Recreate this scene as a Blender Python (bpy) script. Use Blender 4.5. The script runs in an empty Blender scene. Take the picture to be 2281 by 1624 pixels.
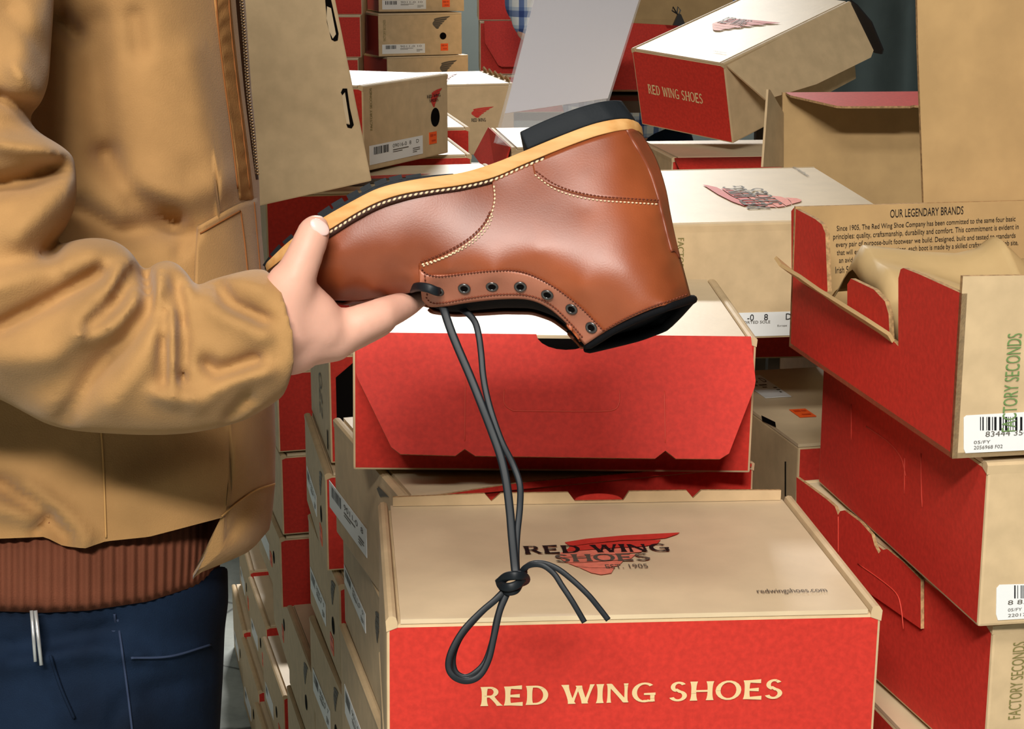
import bpy, bmesh, math, random
import numpy as np
from mathutils import Vector, Matrix
random.seed(7)
SC = bpy.context.scene
COL = SC.collection
# ---------------------------------------------------------------- camera
F, CX, CY, CAMH, TH = 4000.0, 1140.5, 812.0, 1.5, math.radians(13.5)
ct, st = math.cos(TH), math.sin(TH)
CAM = Vector((0, 0, CAMH))
def ray(px, py):
    a = (px - CX) / F; b = -(py - CY) / F
    return Vector((a, ct + b * st, -st + b * ct))
def P(px, py, d):
    return CAM + ray(px, py) * d
def on_plane(px, py, o, n):
    r = ray(px, py)
    return CAM + r * ((o - CAM).dot(n) / r.dot(n))
cd = bpy.data.cameras.new('camera'); cam = bpy.data.objects.new('camera', cd); COL.objects.link(cam)
cam.location = CAM; cam.rotation_euler = (math.pi / 2 - TH, 0, 0)
cd.sensor_width = 36.0; cd.sensor_fit = 'HORIZONTAL'; cd.lens = F / 2281 * 36.0; cd.clip_start = 0.05
SC.camera = cam
SC.view_settings.view_transform = 'Standard'; SC.view_settings.look = 'None'
SC.view_settings.gamma = 1.0; SC.view_settings.use_curve_mapping = False

# ---------------------------------------------------------------- materials
def lin(c):
    return tuple(((v / 255) / 12.92 if v / 255 <= .04045 else ((v / 255 + .055) / 1.055) ** 2.4) for v in c) + (1.0,)
MATS = {}
def mat(name, rgb, rough=.6, spec=.3, metal=0.0, noise=0.0, nscale=60.0, bump=0.0, bscale=400.0, rgb2=None, coat=0.0, sheen=0.0, stretch=None, detail=4.0):
    if name in MATS: return MATS[name]
    m = bpy.data.materials.new(name); m.use_nodes = True
    nt = m.node_tree; b = nt.nodes['Principled BSDF']
    b.inputs['Base Color'].default_value = lin(rgb)
    b.inputs['Roughness'].default_value = rough
    b.inputs['Specular IOR Level'].default_value = spec
    b.inputs['Metallic'].default_value = metal
    b.inputs['Coat Weight'].default_value = coat
    if sheen: b.inputs['Sheen Weight'].default_value = sheen
    tc = None
    def coords():
        t = nt.nodes.new('ShaderNodeTexCoord')
        if stretch:
            mp = nt.nodes.new('ShaderNodeMapping'); mp.inputs['Scale'].default_value = stretch
            nt.links.new(t.outputs['Object'], mp.inputs['Vector']); return mp.outputs['Vector']
        return t.outputs['Object']
    if noise or rgb2:
        n = nt.nodes.new('ShaderNodeTexNoise'); n.inputs['Scale'].default_value = nscale; n.inputs['Detail'].default_value = detail
        nt.links.new(coords(), n.inputs['Vector'])
        r = nt.nodes.new('ShaderNodeValToRGB')
        r.color_ramp.elements[0].position = .35; r.color_ramp.elements[1].position = .68
        if rgb2:
            r.color_ramp.elements[0].color = lin(rgb); r.color_ramp.elements[1].color = lin(rgb2)
        else:
            l = lin(rgb)
            r.color_ramp.elements[0].color = tuple(v * (1 - noise) for v in l[:3]) + (1,)
            r.color_ramp.elements[1].color = tuple(min(1, v * (1 + noise)) for v in l[:3]) + (1,)
        nt.links.new(n.outputs['Fac'], r.inputs['Fac']); nt.links.new(r.outputs['Color'], b.inputs['Base Color'])
    if bump:
        n2 = nt.nodes.new('ShaderNodeTexNoise'); n2.inputs['Scale'].default_value = bscale; n2.inputs['Detail'].default_value = 3
        nt.links.new(coords(), n2.inputs['Vector'])
        bp = nt.nodes.new('ShaderNodeBump'); bp.inputs['Strength'].default_value = bump; bp.inputs['Distance'].default_value = .002
        nt.links.new(n2.outputs['Fac'], bp.inputs['Height']); nt.links.new(bp.outputs['Normal'], b.inputs['Normal'])
    MATS[name] = m
    return m
TAN = mat('kraft_cardboard', (208, 180, 140), .62, .25, noise=.07, nscale=45, bump=.06, bscale=260)
LIDT = mat('kraft_lid', (220, 196, 160), .45, .4, noise=.04, nscale=30, bump=.04, bscale=200)
KIN = mat('kraft_inside', (190, 156, 108), .7, .2, noise=.08, nscale=25, bump=.08, bscale=160)
EDGE = mat('corrugated_edge', (176, 140, 98), .8, .1, noise=.3, nscale=300)
RED = mat('red_print', (202, 54, 43), .60, .18, noise=.10, nscale=220, bump=.04, bscale=300)
REDC = mat('red_crease', (208, 72, 56), .5, .3)
CREAM = mat('cream_print', (232, 202, 150), .6, .25)
BLK = mat('black_print', (24, 22, 24), .6, .2)
GREYP = mat('grey_print', (92, 84, 74), .6, .2)
GRN = mat('green_ink', (112, 142, 84), .7, .2)
OLIVE = mat('olive_ink', (128, 120, 70), .7, .2)
WINGR = mat('wing_red', (208, 58, 48), .55, .3, noise=.08, nscale=200)
WINGP = mat('wing_pink', (232, 128, 106), .55, .3, noise=.12, nscale=200)
WHITE = mat('white_label', (238, 238, 236), .45, .35)
ORANGE = mat('orange_sticker', (255, 96, 32), .5, .3)
ORANGED = mat('orange_print', (206, 62, 20), .5, .3)
DARK = mat('hole_shade', (14, 11, 10), .9, .05)  # near-black for flat patches: shade inside holes put into the colour
PAPER = mat('wrapping_paper', (196, 166, 118), .6, .25, noise=.06, nscale=20, bump=.1, bscale=60)

# ---------------------------------------------------------------- objects
def tag(o, label=None, cat=None, group=None, kind=None):
    if label: o['label'] = label
    if cat: o['category'] = cat
    if group: o['group'] = group
    if kind: o['kind'] = kind
    return o
def empty(name, M, label, cat, group=None):
    o = bpy.data.objects.new(name, None); COL.objects.link(o); o.empty_display_size = .05
    o.matrix_world = M
    return tag(o, label, cat, group)
def mesh(name, verts, faces, mats, parent=None, fm=None, smooth=False):
    me = bpy.data.meshes.new(name)
    me.from_pydata([tuple(v) for v in verts], [], [tuple(f) for f in faces])
    for m in (mats if isinstance(mats, (list, tuple)) else [mats]): me.materials.append(m)
    if fm: me.polygons.foreach_set('material_index', fm)
    if smooth: me.polygons.foreach_set('use_smooth', [True] * len(me.polygons))
    me.validate(); me.update()
    o = bpy.data.objects.new(name, me); COL.objects.link(o)
    if parent: o.parent = parent
    return o
def from_bm(name, bm, mats, parent=None, smooth=False):
    me = bpy.data.meshes.new(name); bm.to_mesh(me); bm.free()
    for m in (mats if isinstance(mats, (list, tuple)) else [mats]): me.materials.append(m)
    if smooth: me.polygons.foreach_set('use_smooth', [True] * len(me.polygons))
    o = bpy.data.objects.new(name, me); COL.objects.link(o)
    if parent: o.parent = parent
    return o
class MB:
    """collects shapes of ONE part"""
    def __init__(s): s.v = []; s.f = []; s.m = []
    def add(s, vs, fs, mi=0):
        b = len(s.v); s.v += [Vector(v) for v in vs]; s.f += [tuple(b + i for i in f) for f in fs]; s.m += [mi] * len(fs); return s
    def box(s, lo, hi, mi=0, fm=None):
        (a, b, c), (d, e, g) = lo, hi
        vs = [(a, b, c), (d, b, c), (d, e, c), (a, e, c), (a, b, g), (d, b, g), (d, e, g), (a, e, g)]
        fs = [(0, 3, 2, 1), (4, 5, 6, 7), (0, 1, 5, 4), (1, 2, 6, 5), (2, 3, 7, 6), (3, 0, 4, 7)]
        b0 = len(s.v); s.v += [Vector(v) for v in vs]; s.f += [tuple(b0 + i for i in f) for f in fs]
        s.m += list(fm) if fm else [mi] * 6
        return s
    def prism(s, poly, z0, z1, mi=0, msides=None, M=None):
        """polygon (x,y) extruded in z, concave allowed"""
        n = len(poly)
        bm = bmesh.new(); vv = [bm.verts.new((p[0], p[1], 0)) for p in poly]
        fc = bm.faces.new(vv); bmesh.ops.triangulate(bm, faces=[fc]); bm.normal_update()
        bm.verts.index_update()
        tr = [[v.index for v in f.verts] for f in bm.faces]
        up = [f.normal.z for f in bm.faces]; bm.free()
        vs = [(p[0], p[1], z1) for p in poly] + [(p[0], p[1], z0) for p in poly]
        fs = []; ms = []
        for t, u in zip(tr, up):
            a = tuple(t) if u > 0 else tuple(reversed(t))
            fs.append(a); ms.append(mi); fs.append(tuple(i + n for i in reversed(a))); ms.append(mi if msides is None or len(msides) < 2 else msides[1])
        area = sum(poly[i][0] * poly[(i + 1) % n][1] - poly[(i + 1) % n][0] * poly[i][1] for i in range(n))
        for i in range(n):
            j = (i + 1) % n
            q = (i, i + n, j + n, j) if area > 0 else (i, j, j + n, i + n)
            fs.append(q); ms.append(mi if msides is None else msides[0])
        if M is not None: vs = [M @ Vector(v) for v in vs]
        b0 = len(s.v); s.v += [Vector(v) for v in vs]; s.f += [tuple(b0 + i for i in f) for f in fs]; s.m += ms
        return s
    def tube(s, pts, rad, seg=8, mi=0, caps=True, flat=1.0, up=None):
        pts = [Vector(p) for p in pts]; n = len(pts)
        rads = rad if isinstance(rad, (list, tuple)) else [rad] * n
        b0 = len(s.v); prev = None
        for i, p in enumerate(pts):
            t = (pts[min(i + 1, n - 1)] - pts[max(i - 1, 0)]).normalized()
            if prev is None:
                a = up if up is not None else (Vector((0, 0, 1)) if abs(t.z) < .9 else Vector((1, 0, 0)))
                x = (a - t * a.dot(t)).normalized()
            else:
                x = (prev - t * prev.dot(t)).normalized()
            prev = x; y = t.cross(x)
            for k in range(seg):
                an = 2 * math.pi * k / seg
                s.v.append(p + (x * math.cos(an) + y * math.sin(an) * flat) * rads[i])
        for i in range(n - 1):
            for k in range(seg):
                k2 = (k + 1) % seg
                s.f.append((b0 + i * seg + k, b0 + i * seg + k2, b0 + (i + 1) * seg + k2, b0 + (i + 1) * seg + k)); s.m.append(mi)
        if caps:
            s.f.append(tuple(b0 + k for k in reversed(range(seg)))); s.m.append(mi)
            s.f.append(tuple(b0 + (n - 1) * seg + k for k in range(seg))); s.m.append(mi)
        return s
    def build(s, name, mats, parent=None, smooth=False):
        return mesh(name, s.v, s.f, mats, parent, s.m, smooth)
def smooth_pts(pts, k=6):
    """Catmull-Rom through points of any dimension"""
    p = [np.array(q, float) for q in pts]; p = [2 * p[0] - p[1]] + p + [2 * p[-1] - p[-2]]
    out = []
    for i in range(1, len(p) - 2):
        for j in range(k):
            t = j / k
            out.append(.5 * (2 * p[i] + (p[i + 1] - p[i - 1]) * t + (2 * p[i - 1] - 5 * p[i] + 4 * p[i + 1] - p[i + 2]) * t * t + (3 * p[i] - p[i - 1] - 3 * p[i + 1] + p[i + 2]) * t ** 3))
    out.append(p[-2]); return out

# ---------------------------------------------------------------- lettering
_FC = {}
def sans(txt):
    """plain text as flat triangles, height of capitals about 1"""
    if txt in _FC: return _FC[txt]
    c = bpy.data.curves.new('txt', 'FONT'); c.body = txt; c.size = 1.0; c.resolution_u = 3
    o = bpy.data.objects.new('txt', c); COL.objects.link(o)
    dg = bpy.context.evaluated_depsgraph_get(); dg.update()
    me = bpy.data.meshes.new_from_object(o.evaluated_get(dg))
    v = [(q.co.x, q.co.y) for q in me.vertices]; f = [tuple(p.vertices) for p in me.polygons]
    bpy.data.objects.remove(o); bpy.data.curves.remove(c); bpy.data.meshes.remove(me)
    _FC[txt] = (v, f); return v, f
def _stem(x0, y0, x1, y1, w, fl=.55):
    o = []; n = 8
    dx, dy = x1 - x0, y1 - y0
    l = math.hypot(dx, dy); nx, ny = -dy / l, dx / l
    if abs(dy) > abs(dx): nx, ny = (1, 0)
    L, Rr = [], []
    for i in range(n + 1):
        t = i / n; ww = w / 2 * (1 + fl * abs(2 * t - 1) ** 3)
        L.append((x0 + dx * t - nx * ww, y0 + dy * t - ny * ww)); Rr.append((x0 + dx * t + nx * ww, y0 + dy * t + ny * ww))
    return [(L[i], Rr[i], Rr[i + 1], L[i + 1]) for i in range(n)]
def _arc(cx, cy, rx, ry, a0, a1, wx, wy):
    n = 18; q = []
    for i in range(n + 1):
        a = math.radians(a0 + (a1 - a0) * i / n)
        q.append(((cx + rx * math.cos(a), cy + ry * math.sin(a)), (cx + (rx - wx) * math.cos(a), cy + (ry - wy) * math.sin(a))))
    return [(q[i][0], q[i + 1][0], q[i + 1][1], q[i][1]) for i in range(n)]
def _bar(x0, x1, y, h, fl=.5):
    return [((x0, y - h / 2), (x1, y - h / 2 * (1 + fl)), (x1, y + h / 2 * (1 + fl)), (x0, y + h / 2))]
def _glyph(ch):
    S = .2
    if ch == 'R': return _stem(.17, 0, .17, 1, S) + _arc(.38, .72, .34, .28, -90, 90, S * .95, .1) + _bar(.15, .4, .95, .1, 0) + _bar(.15, .4, .49, .1, 0) + _stem(.45, .48, .78, 0, S * .95, .3), .92
    if ch == 'E': return _stem(.17, 0, .17, 1, S) + _bar(.15, .72, .94, .11, .9) + _bar(.15, .64, .5, .1, .9) + _bar(.15, .76, .06, .11, .9), .86
    if ch == 'D': return _stem(.17, 0, .17, 1, S) + _arc(.4, .5, .5, .5, -90, 90, S, .1) + _bar(.15, .42, .95, .1, 0) + _bar(.15, .42, .05, .1, 0), 1.02
    if ch == 'W': return _stem(.12, 1, .4, 0, S) + _stem(.4, 0, .66, .95, .11, .3) + _stem(.66, .95, .92, 0, S, .3) + _stem(.92, 0, 1.2, 1, .12), 1.34
    if ch == 'I': return _stem(.17, 0, .17, 1, S), .4
    if ch == 'N': return _stem(.13, 0, .13, 1, .12) + _stem(.13, .98, .8, .02, S, .2) + _stem(.8, 0, .8, 1, .12), 1.0
    if ch == 'G': return _arc(.54, .5, .5, .52, 48, 300, S, .1) + _bar(.52, .98, .42, .1, .3) + _stem(.86, .02, .86, .42, S * .85, .2) + _bar(.5, .9, .05, .1, 0), 1.08
    if ch == 'S': return _arc(.4, .74, .32, .28, 30, 250, S * .9, .11) + _arc(.38, .27, .36, .29, -160, 70, S * .95, .11) + [((.2, .62), (.42, .43), (.56, .5), (.34, .66))], .84
    if ch == 'H': return _stem(.17, 0, .17, 1, S) + _stem(.82, 0, .82, 1, S) + _bar(.15, .84, .5, .1, 0), 1.02
    if ch == 'O': return _arc(.54, .5, .52, .52, 0, 360, S, .1), 1.12
    return [], .42
def flared(txt):
    v, f = [], []; x = 0
    for ch in txt:
        g, w = _glyph(ch)
        for q in g:
            b = len(v); v += [(p[0] + x, p[1]) for p in q]; f.append((b, b + 1, b + 2, b + 3))
        x += w
    return v, f
def fit2d(vf, u0, v0, u1, v1, rot=0):
    """scale flat shape into the rectangle; rot in quarter turns"""
    v, f = vf
    for _ in range(rot): v = [(-b, a) for a, b in v]
    xs = [a for a, b in v]; ys = [b for a, b in v]
    x0, x1, y0, y1 = min(xs), max(xs), min(ys), max(ys)
    return [(u0 + (a - x0) / (x1 - x0) * (u1 - u0), v0 + (b - y0) / (y1 - y0) * (v1 - v0)) for a, b in v], f
WING = [  # (material index, polygon) in a unit box, tip at the right
    (0, [(.17, .80), (.33, .88), (.6, .95), (1.0, 1.0), (.97, .95), (.88, .86), (.76, .83), (.55, .82), (.35, .76), (.2, .70)]),
    (0, [(.20, .69), (.36, .75), (.56, .80), (.84, .82), (.8, .72), (.7, .66), (.5, .64), (.3, .6), (.14, .56)]),
    (1, [(.12, .55), (.32, .59), (.55, .63), (.72, .63), (.66, .52), (.5, .48), (.28, .45), (.1, .42)]),
    (1, [(.1, .41), (.28, .44), (.5, .47), (.62, .47), (.57, .36), (.42, .32), (.24, .3), (.13, .3)]),
    (1, [(.14, .29), (.26, .29), (.42, .31), (.52, .33), (.47, .2), (.38, .16), (.28, .17), (.19, .2)]),
    (1, [(.2, .19), (.29, .16), (.39, .15), (.44, .17), (.4, .03), (.33, .0), (.27, .05)]),
]
# ---------------------------------------------------------------- shoe boxes
def RM(yaw, p, r):
    return Matrix.Rotation(yaw, 4, 'Z') @ Matrix.Rotation(p, 4, 'X') @ Matrix.Rotation(r, 4, 'Y')
class Box:
    """a shoe box: x along the red long side (front, -y), tan ends at -x and +x, lid hinged at +y; origin under its middle"""
    def __init__(s, fit, label, turn=0, group=None, front=RED, back=None, name='shoe_box', cat='shoe box', lid=True, lips=True, inset=.004):
        x, y, z, yaw, p, r, a, b, h = fit
        s.M = Matrix.Translation((x, y, z)) @ RM(yaw, p, r) @ Matrix.Rotation(math.radians(turn), 4, 'Z')
        s.W, s.D = (a, b) if turn % 180 == 0 else (b, a)
        s.H = h
        s.root = empty(name, s.M, label, cat, group)
        W, D, H = s.W / 2, s.D / 2, s.H
        if lid is None: return
        bm = bmesh.new()
        top = H - (inset if lid else 0)
        vs = [bm.verts.new(v) for v in ((-W, -D, 0), (W, -D, 0), (W, D, 0), (-W, D, 0), (-W, -D, top), (W, -D, top), (W, D, top), (-W, D, top))]
        for f, mi in (((0, 3, 2, 1), 0), ((4, 5, 6, 7), 0), ((0, 1, 5, 4), 1), ((1, 2, 6, 5), 0), ((2, 3, 7, 6), 0), ((3, 0, 4, 7), 0)):
            bm.faces.new([vs[i] for i in f]).material_index = mi
        bmesh.ops.bevel(bm, geom=[e for e in bm.edges], offset=.0022, segments=2, affect='EDGES', profile=.6)
        s.body = from_bm('body', bm, [TAN, front], s.root)
        if lid:
            lw = .010 if lips else .0
            m = MB(); n = 14
            vs, fs = [], []
            x0, x1 = -W + lw, W - lw
            for j in range(2):
                for i in range(n + 1):
                    t = i / n; xx = x0 + (x1 - x0) * t
                    for k in range(5):
                        yy = -D + .0005 + (2 * D - .001) * k / 4
                        zz = top + .0003 + j * .0034 - (.0006 if j else 0) * math.sin(math.pi * t) * math.sin(math.pi * k / 4)
                        vs.append((xx, yy, zz))
            def ix(j, i, k): return j * (n + 1) * 5 + i * 5 + k
            for i in range(n):
                for k in range(4):
                    fs.append((ix(1, i, k), ix(1, i + 1, k), ix(1, i + 1, k + 1), ix(1, i, k + 1)))
                    fs.append((ix(0, i, k), ix(0, i, k + 1), ix(0, i + 1, k + 1), ix(0, i + 1, k)))
                fs.append((ix(0, i, 0), ix(0, i + 1, 0), ix(1, i + 1, 0), ix(1, i, 0)))
                fs.append((ix(0, i + 1, 4), ix(0, i, 4), ix(1, i, 4), ix(1, i + 1, 4)))
            for k in range(4):
                fs.append((ix(0, 0, k + 1), ix(0, 0, k), ix(1, 0, k), ix(1, 0, k + 1)))
                fs.append((ix(0, n, k), ix(0, n, k + 1), ix(1, n, k + 1), ix(1, n, k)))
            s.lid = mesh('lid', vs, fs, LIDT, s.root)
            if lips:
                for sx in (-1, 1):
                    m = MB()
                    q_ = 1.0 if inset > .004 else .58
                    sec = [(.0006, -.005), (0, .003 * q_), (.0022, .0062 * q_), (.005, .0068 * q_), (.0075, .0055 * q_), (.0085, .002), (.0085, -.002)]
                    pts = []
                    for yy in (-D - .0006, D + .0006):
                        for (a, c) in sec: pts.append((sx * (W + .0006 - a), yy, top + c))
                    q = len(sec)
                    fs = []
                    for i in range(q - 1):
                        f = (i, i + 1, q + i + 1, q + i); fs.append(f if sx > 0 else f[::-1])
                    fs.append(tuple(range(q))[::-1] if sx > 0 else tuple(range(q))); fs.append(tuple(range(q, 2 * q)) if sx > 0 else tuple(range(q, 2 * q))[::-1])
                    m.add(pts, fs); m.build('end_rim', TAN, s.root)
    def frame(s, face):
        W, D, H = s.W / 2, s.D / 2, s.H
        o, u, v = {'F': ((-W, -D, 0), (1, 0, 0), (0, 0, 1)), 'R': ((W, -D, 0), (0, 1, 0), (0, 0, 1)), 'L': ((-W, D, 0), (0, -1, 0), (0, 0, 1)),
                   'T': ((-W, -D, H), (1, 0, 0), (0, 1, 0)), 'B': ((W, D, 0), (-1, 0, 0), (0, 0, 1))}[face]
        return Vector(o), Vector(u), Vector(v), Vector(u).cross(Vector(v))
    def uv(s, face, px, py):
        o, u, v, n = s.frame(face); R = s.M.to_3x3()
        w = on_plane(px, py, s.M @ o, (R @ n).normalized()) - s.M @ o
        return w.dot(R @ u), w.dot(R @ v)
    def quad(s, face, *pix):
        q = [s.uv(face, *p) for p in pix]
        us = [a for a, b in q]; vs = [b for a, b in q]
        if len(q) == 4:
            us.sort(); vs.sort(); return (us[0] + us[1]) / 2, (vs[0] + vs[1]) / 2, (us[2] + us[3]) / 2, (vs[2] + vs[3]) / 2
        return min(us), min(vs), max(us), max(vs)
    def flat(s, face, name, vf, mats, off=.0006, parent=None, fm=None, zs=False):
        o, u, v, n = s.frame(face)
        vs = [o + u * a + v * b + n * (off + (1.5e-5 * ((i // 4) % 23) if zs else 0)) for i, (a, b) in enumerate(vf[0])]
        return mesh(name, vs, vf[1], mats, parent or s.root, fm)
    def slab(s, face, name, poly, m, off=0.0, th=.0006, parent=None, sides=None):
        o, u, v, n = s.frame(face)
        M = Matrix((( u.x, v.x, n.x, o.x), (u.y, v.y, n.y, o.y), (u.z, v.z, n.z, o.z), (0, 0, 0, 1)))
        b = MB().prism(poly, off, off + th, 0, sides, M)
        return b.build(name, m if isinstance(m, list) else [m], parent or s.root)
    def text(s, face, txt, rect, m, font=sans, rot=0, name='lettering', parent=None, off=.0008):
        return s.flat(face, name, fit2d(font(txt), *rect, rot=rot), m, off, parent, zs=font is flared)
    def wing(s, face, rect, rot=0, lo=WINGP, hi=WINGR, text=True, sub=None):
        u0, v0, u1, v1 = rect
        def T(p):
            a, b = p
            if rot == 1: a, b = 1 - b, a
            return (u0 + a * (u1 - u0), v0 + b * (v1 - v0))
        vs, fs, ms = [], [], []
        for mi, poly in WING:
            b = len(vs); vs += [T(p) for p in poly]; fs.append(tuple(range(b, b + len(poly)))); ms.append(mi)
        w = s.flat(face, 'wing_logo', (vs, fs), [hi, lo], .0006, fm=ms)
        return w
    def label_sticker(s, face, rect, code='', detail=True):
        u0, v0, u1, v1 = rect; w, h = u1 - u0, v1 - v0
        L = s.slab(face, 'size_label', [(u0, v0), (u1, v0), (u1, v1), (u0, v1)], WHITE, .0002, .0005)
        rnd = random.Random(int(w * 1e5))
        vs, fs = [], []
        x = u0 + w * .07
        while x < u0 + w * .33:
            bw = w * rnd.choice((.006, .006, .012, .018)); b = len(vs)
            vs += [(x, v0 + h * .5), (x + bw, v0 + h * .5), (x + bw, v0 + h * .9), (x, v0 + h * .9)]; fs.append((b, b + 1, b + 2, b + 3)); x += bw + w * rnd.choice((.007, .007, .012))
        s.flat(face, 'barcode', (vs, fs), BLK, .0010, L)
        if code:
            s.text(face, code, (u0 + w * .42, v0 + h * .66, u0 + w * .92, v0 + h * .86), GREYP, parent=L, off=.0010)
            vs, fs = [], []
            for (a, b, c, d) in ((.42, .52, .72, .57), (.8, .38, .94, .42), (.8, .28, .94, .32), (.8, .18, .88, .22), (.42, .42, .6, .46)):
                k = len(vs); vs += [(u0 + w * a, v0 + h * b), (u0 + w * c, v0 + h * b), (u0 + w * c, v0 + h * d), (u0 + w * a, v0 + h * d)]; fs.append((k, k + 1, k + 2, k + 3))
            s.flat(face, 'fine_print', (vs, fs), GREYP, .0010, L)
        return L
    def price(s, face, rect):
        u0, v0, u1, v1 = rect; w, h = u1 - u0, v1 - v0
        L = s.slab(face, 'price_sticker', [(u0, v0), (u1, v0), (u1, v1), (u0, v1)], ORANGE, .0002, .0005)
        vs = []; fs = []
        for a, b, c, d in ((.12, .62, .5, .84), (.56, .66, .86, .8), (.3, .2, .84, .34)):
            k = len(vs); vs += [(u0 + w * a, v0 + h * b), (u0 + w * c, v0 + h * b), (u0 + w * c, v0 + h * d), (u0 + w * a, v0 + h * d)]; fs.append((k, k + 1, k + 2, k + 3))
        s.flat(face, 'price_print', (vs, fs), ORANGED, .0010, L)
        return L
    def hole(s, face, c, r):
        n = 20; poly = [(c[0] + r * math.cos(2 * math.pi * i / n), c[1] + r * math.sin(2 * math.pi * i / n)) for i in range(n)]
        return s.flat(face, 'finger_hole', (poly, [tuple(range(n))]), DARK, .0005)  # flat disc, the dark inside of the hole is painted
    def panel(s, name, pts, th, mats, M=None):
        """free board: polygon pts in the plane matrix M (local), thickness th; mats [outside, inside, edge]"""
        b = MB().prism(pts, 0, th, 0, (2, 1), M)
        return b.build(name, mats, s.root)
def end_set(b, face, hole=True, price=True, label=True, wing=True, code='', dark=True, stamp=True):
    """the usual print on a tan end: wing logo and hole at the right, label below at the left, stamp at the left"""
    o, u, v, n = b.frame(face); L = b.D if face in 'LR' else b.W
    h = b.H
    if wing: b.wing(face, (L * .62, h * .62, L * .86, h * .92), lo=GREYP if dark else WINGR, hi=GREYP if dark else WINGR)
    if hole: b.hole(face, (L * .77, h * .45), h * .085)
    if label: b.label_sticker(face, (L * .04, h * .06, L * .55, h * .28), code)
    if price: b.price(face, (L * .74, h * .1, L * .83, h * .27))
    if stamp: b.text(face, 'FACTORY SECONDS', (L * .055, h * .36, L * .085, h * .86), OLIVE, rot=1, name='ink_stamp')
FIT = {"B1": [0.0763, 1.347, 0.8982, 0.0928, -0.0007, 0.0132, 0.3606, 0.2646, 0.125], "B2": [0.0325, 1.6777, 1.0312, 0.0273, 0.0055, 0.0167, 0.3568, 0.266, 0.1256], "B3": [0.0157, 1.6431, 0.9097, 0.3129, 0.0267, 0.047, 0.3369, 0.2677, 0.1216], "R1": [0.4136, 1.434, 1.1337, 0.1736, 0.0094, -0.0025, 0.265, 0.3635, 0.1285], "R2": [0.443, 1.4331, 1.004, 0.1611, 0.001, -0.0052, 0.265, 0.3606, 0.1246], "R3": [0.4408, 1.4617, 0.8764, 0.2449, 0.0286, 0.002, 0.265, 0.3699, 0.1259], "M1": [0.2569, 2.0284, 1.09, 0.0877, 0.0269, -0.0088, 0.265, 0.363, 0.1239], "M2": [0.3942, 2.0184, 0.7811, 0.2169, -0.0002, 0.0006, 0.265, 0.36, 0.2], "T1": [0.4014, 3.0537, 1.2239, -0.8609, 0.2794, 0.0755, 0.204, 0.3165, 0.1352], "T2": [0.4084, 2.9659, 1.0621, 0.1612, 0.0026, 0.0061, 0.36, 0.2653, 0.1251], "L2": [-0.1875, 2.6024, 1.03, 0.2071, -0.0024, -0.0004, 0.36, 0.2648, 0.125], "L1": [-0.3277, 2.2754, 1.183, 0.2666, 0.0011, -0.1819, 0.265, 0.125, 0.36], "L3": [-0.3216, 2.8315, 1.1581, 1.1221, -0.0038, 0.0015, 0.2648, 0.36, 0.126], "L6": [-0.2659, 2.9862, 1.03, 0.1785, 0.0001, -0.0004, 0.36, 0.265, 0.125], "L5": [-0.2687, 3.1977, 1.068, 0.1766, 0.0, -0.0002, 0.36, 0.265, 0.125], "L4": [-0.2024, 3.6627, 1.0902, 0.2409, 0.0164, -0.0037, 0.36, 0.2659, 0.1252], "L7": [0.1434, 3.1892, 1.0196, 0.1478, 0.033, 0.0005, 0.36, 0.2678, 0.1255], "K2": [-0.3431, 5.6413, 1.1427, 0.3913, -0.0, -0.0016, 0.2652, 0.36, 0.1249], "K1": [-0.3226, 5.7104, 1.27, 0.278, -0.0001, -0.0008, 0.2651, 0.36, 0.125], "K3": [-0.3303, 5.6428, 1.016, 0.4431, -0.0, -0.0004, 0.265, 0.36, 0.125], "Ba": [-0.0705, 2.191, 0.762, 0.1998, 0.006, 0.0005, 0.36, 0.271, 0.1221], "Bb": [-0.0614, 2.1649, 0.632, 0.2448, 0.0054, 0.0005, 0.36, 0.2661, 0.1251], "Bc": [-0.0587, 2.1385, 0.503, 0.2591, -0.0128, -0.0011, 0.36, 0.2619, 0.1248], "A2": [0.0175, 1.6974, 0.785, 0.232, -0.015, -0.0015, 0.34, 0.2668, 0.1197], "D1": [-0.1115, 2.3616, 0.41, 0.2525, 0.0056, 0.0004, 0.36, 0.2664, 0.1251], "C2": [-0.2073, 2.7197, 0.514, 0.2586, 0.0126, 0.0009, 0.36, 0.2726, 0.1101], "C3": [-0.1916, 2.6472, 0.385, 0.2364, 0.0009, 0.0001, 0.36, 0.2652, 0.125], "E1": [-0.2413, 2.9465, 0.145, 0.2633, -0.0002, -0.0, 0.36, 0.2649, 0.125], "F1": [-0.3105, 3.2547, 0.145, 0.2586, 0.0036, 0.0002, 0.36, 0.2658, 0.125], "G1": [-0.3771, 3.5456, 0.145, 0.2309, 0.004, 0.0002, 0.36, 0.2658, 0.125]}
def sh(k, **kw):
    f = list(FIT[k]); names = 'xyz'
    for a, v in kw.items(): f['x y z yaw p r W D H'.split().index(a)] = v
    return f

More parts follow.
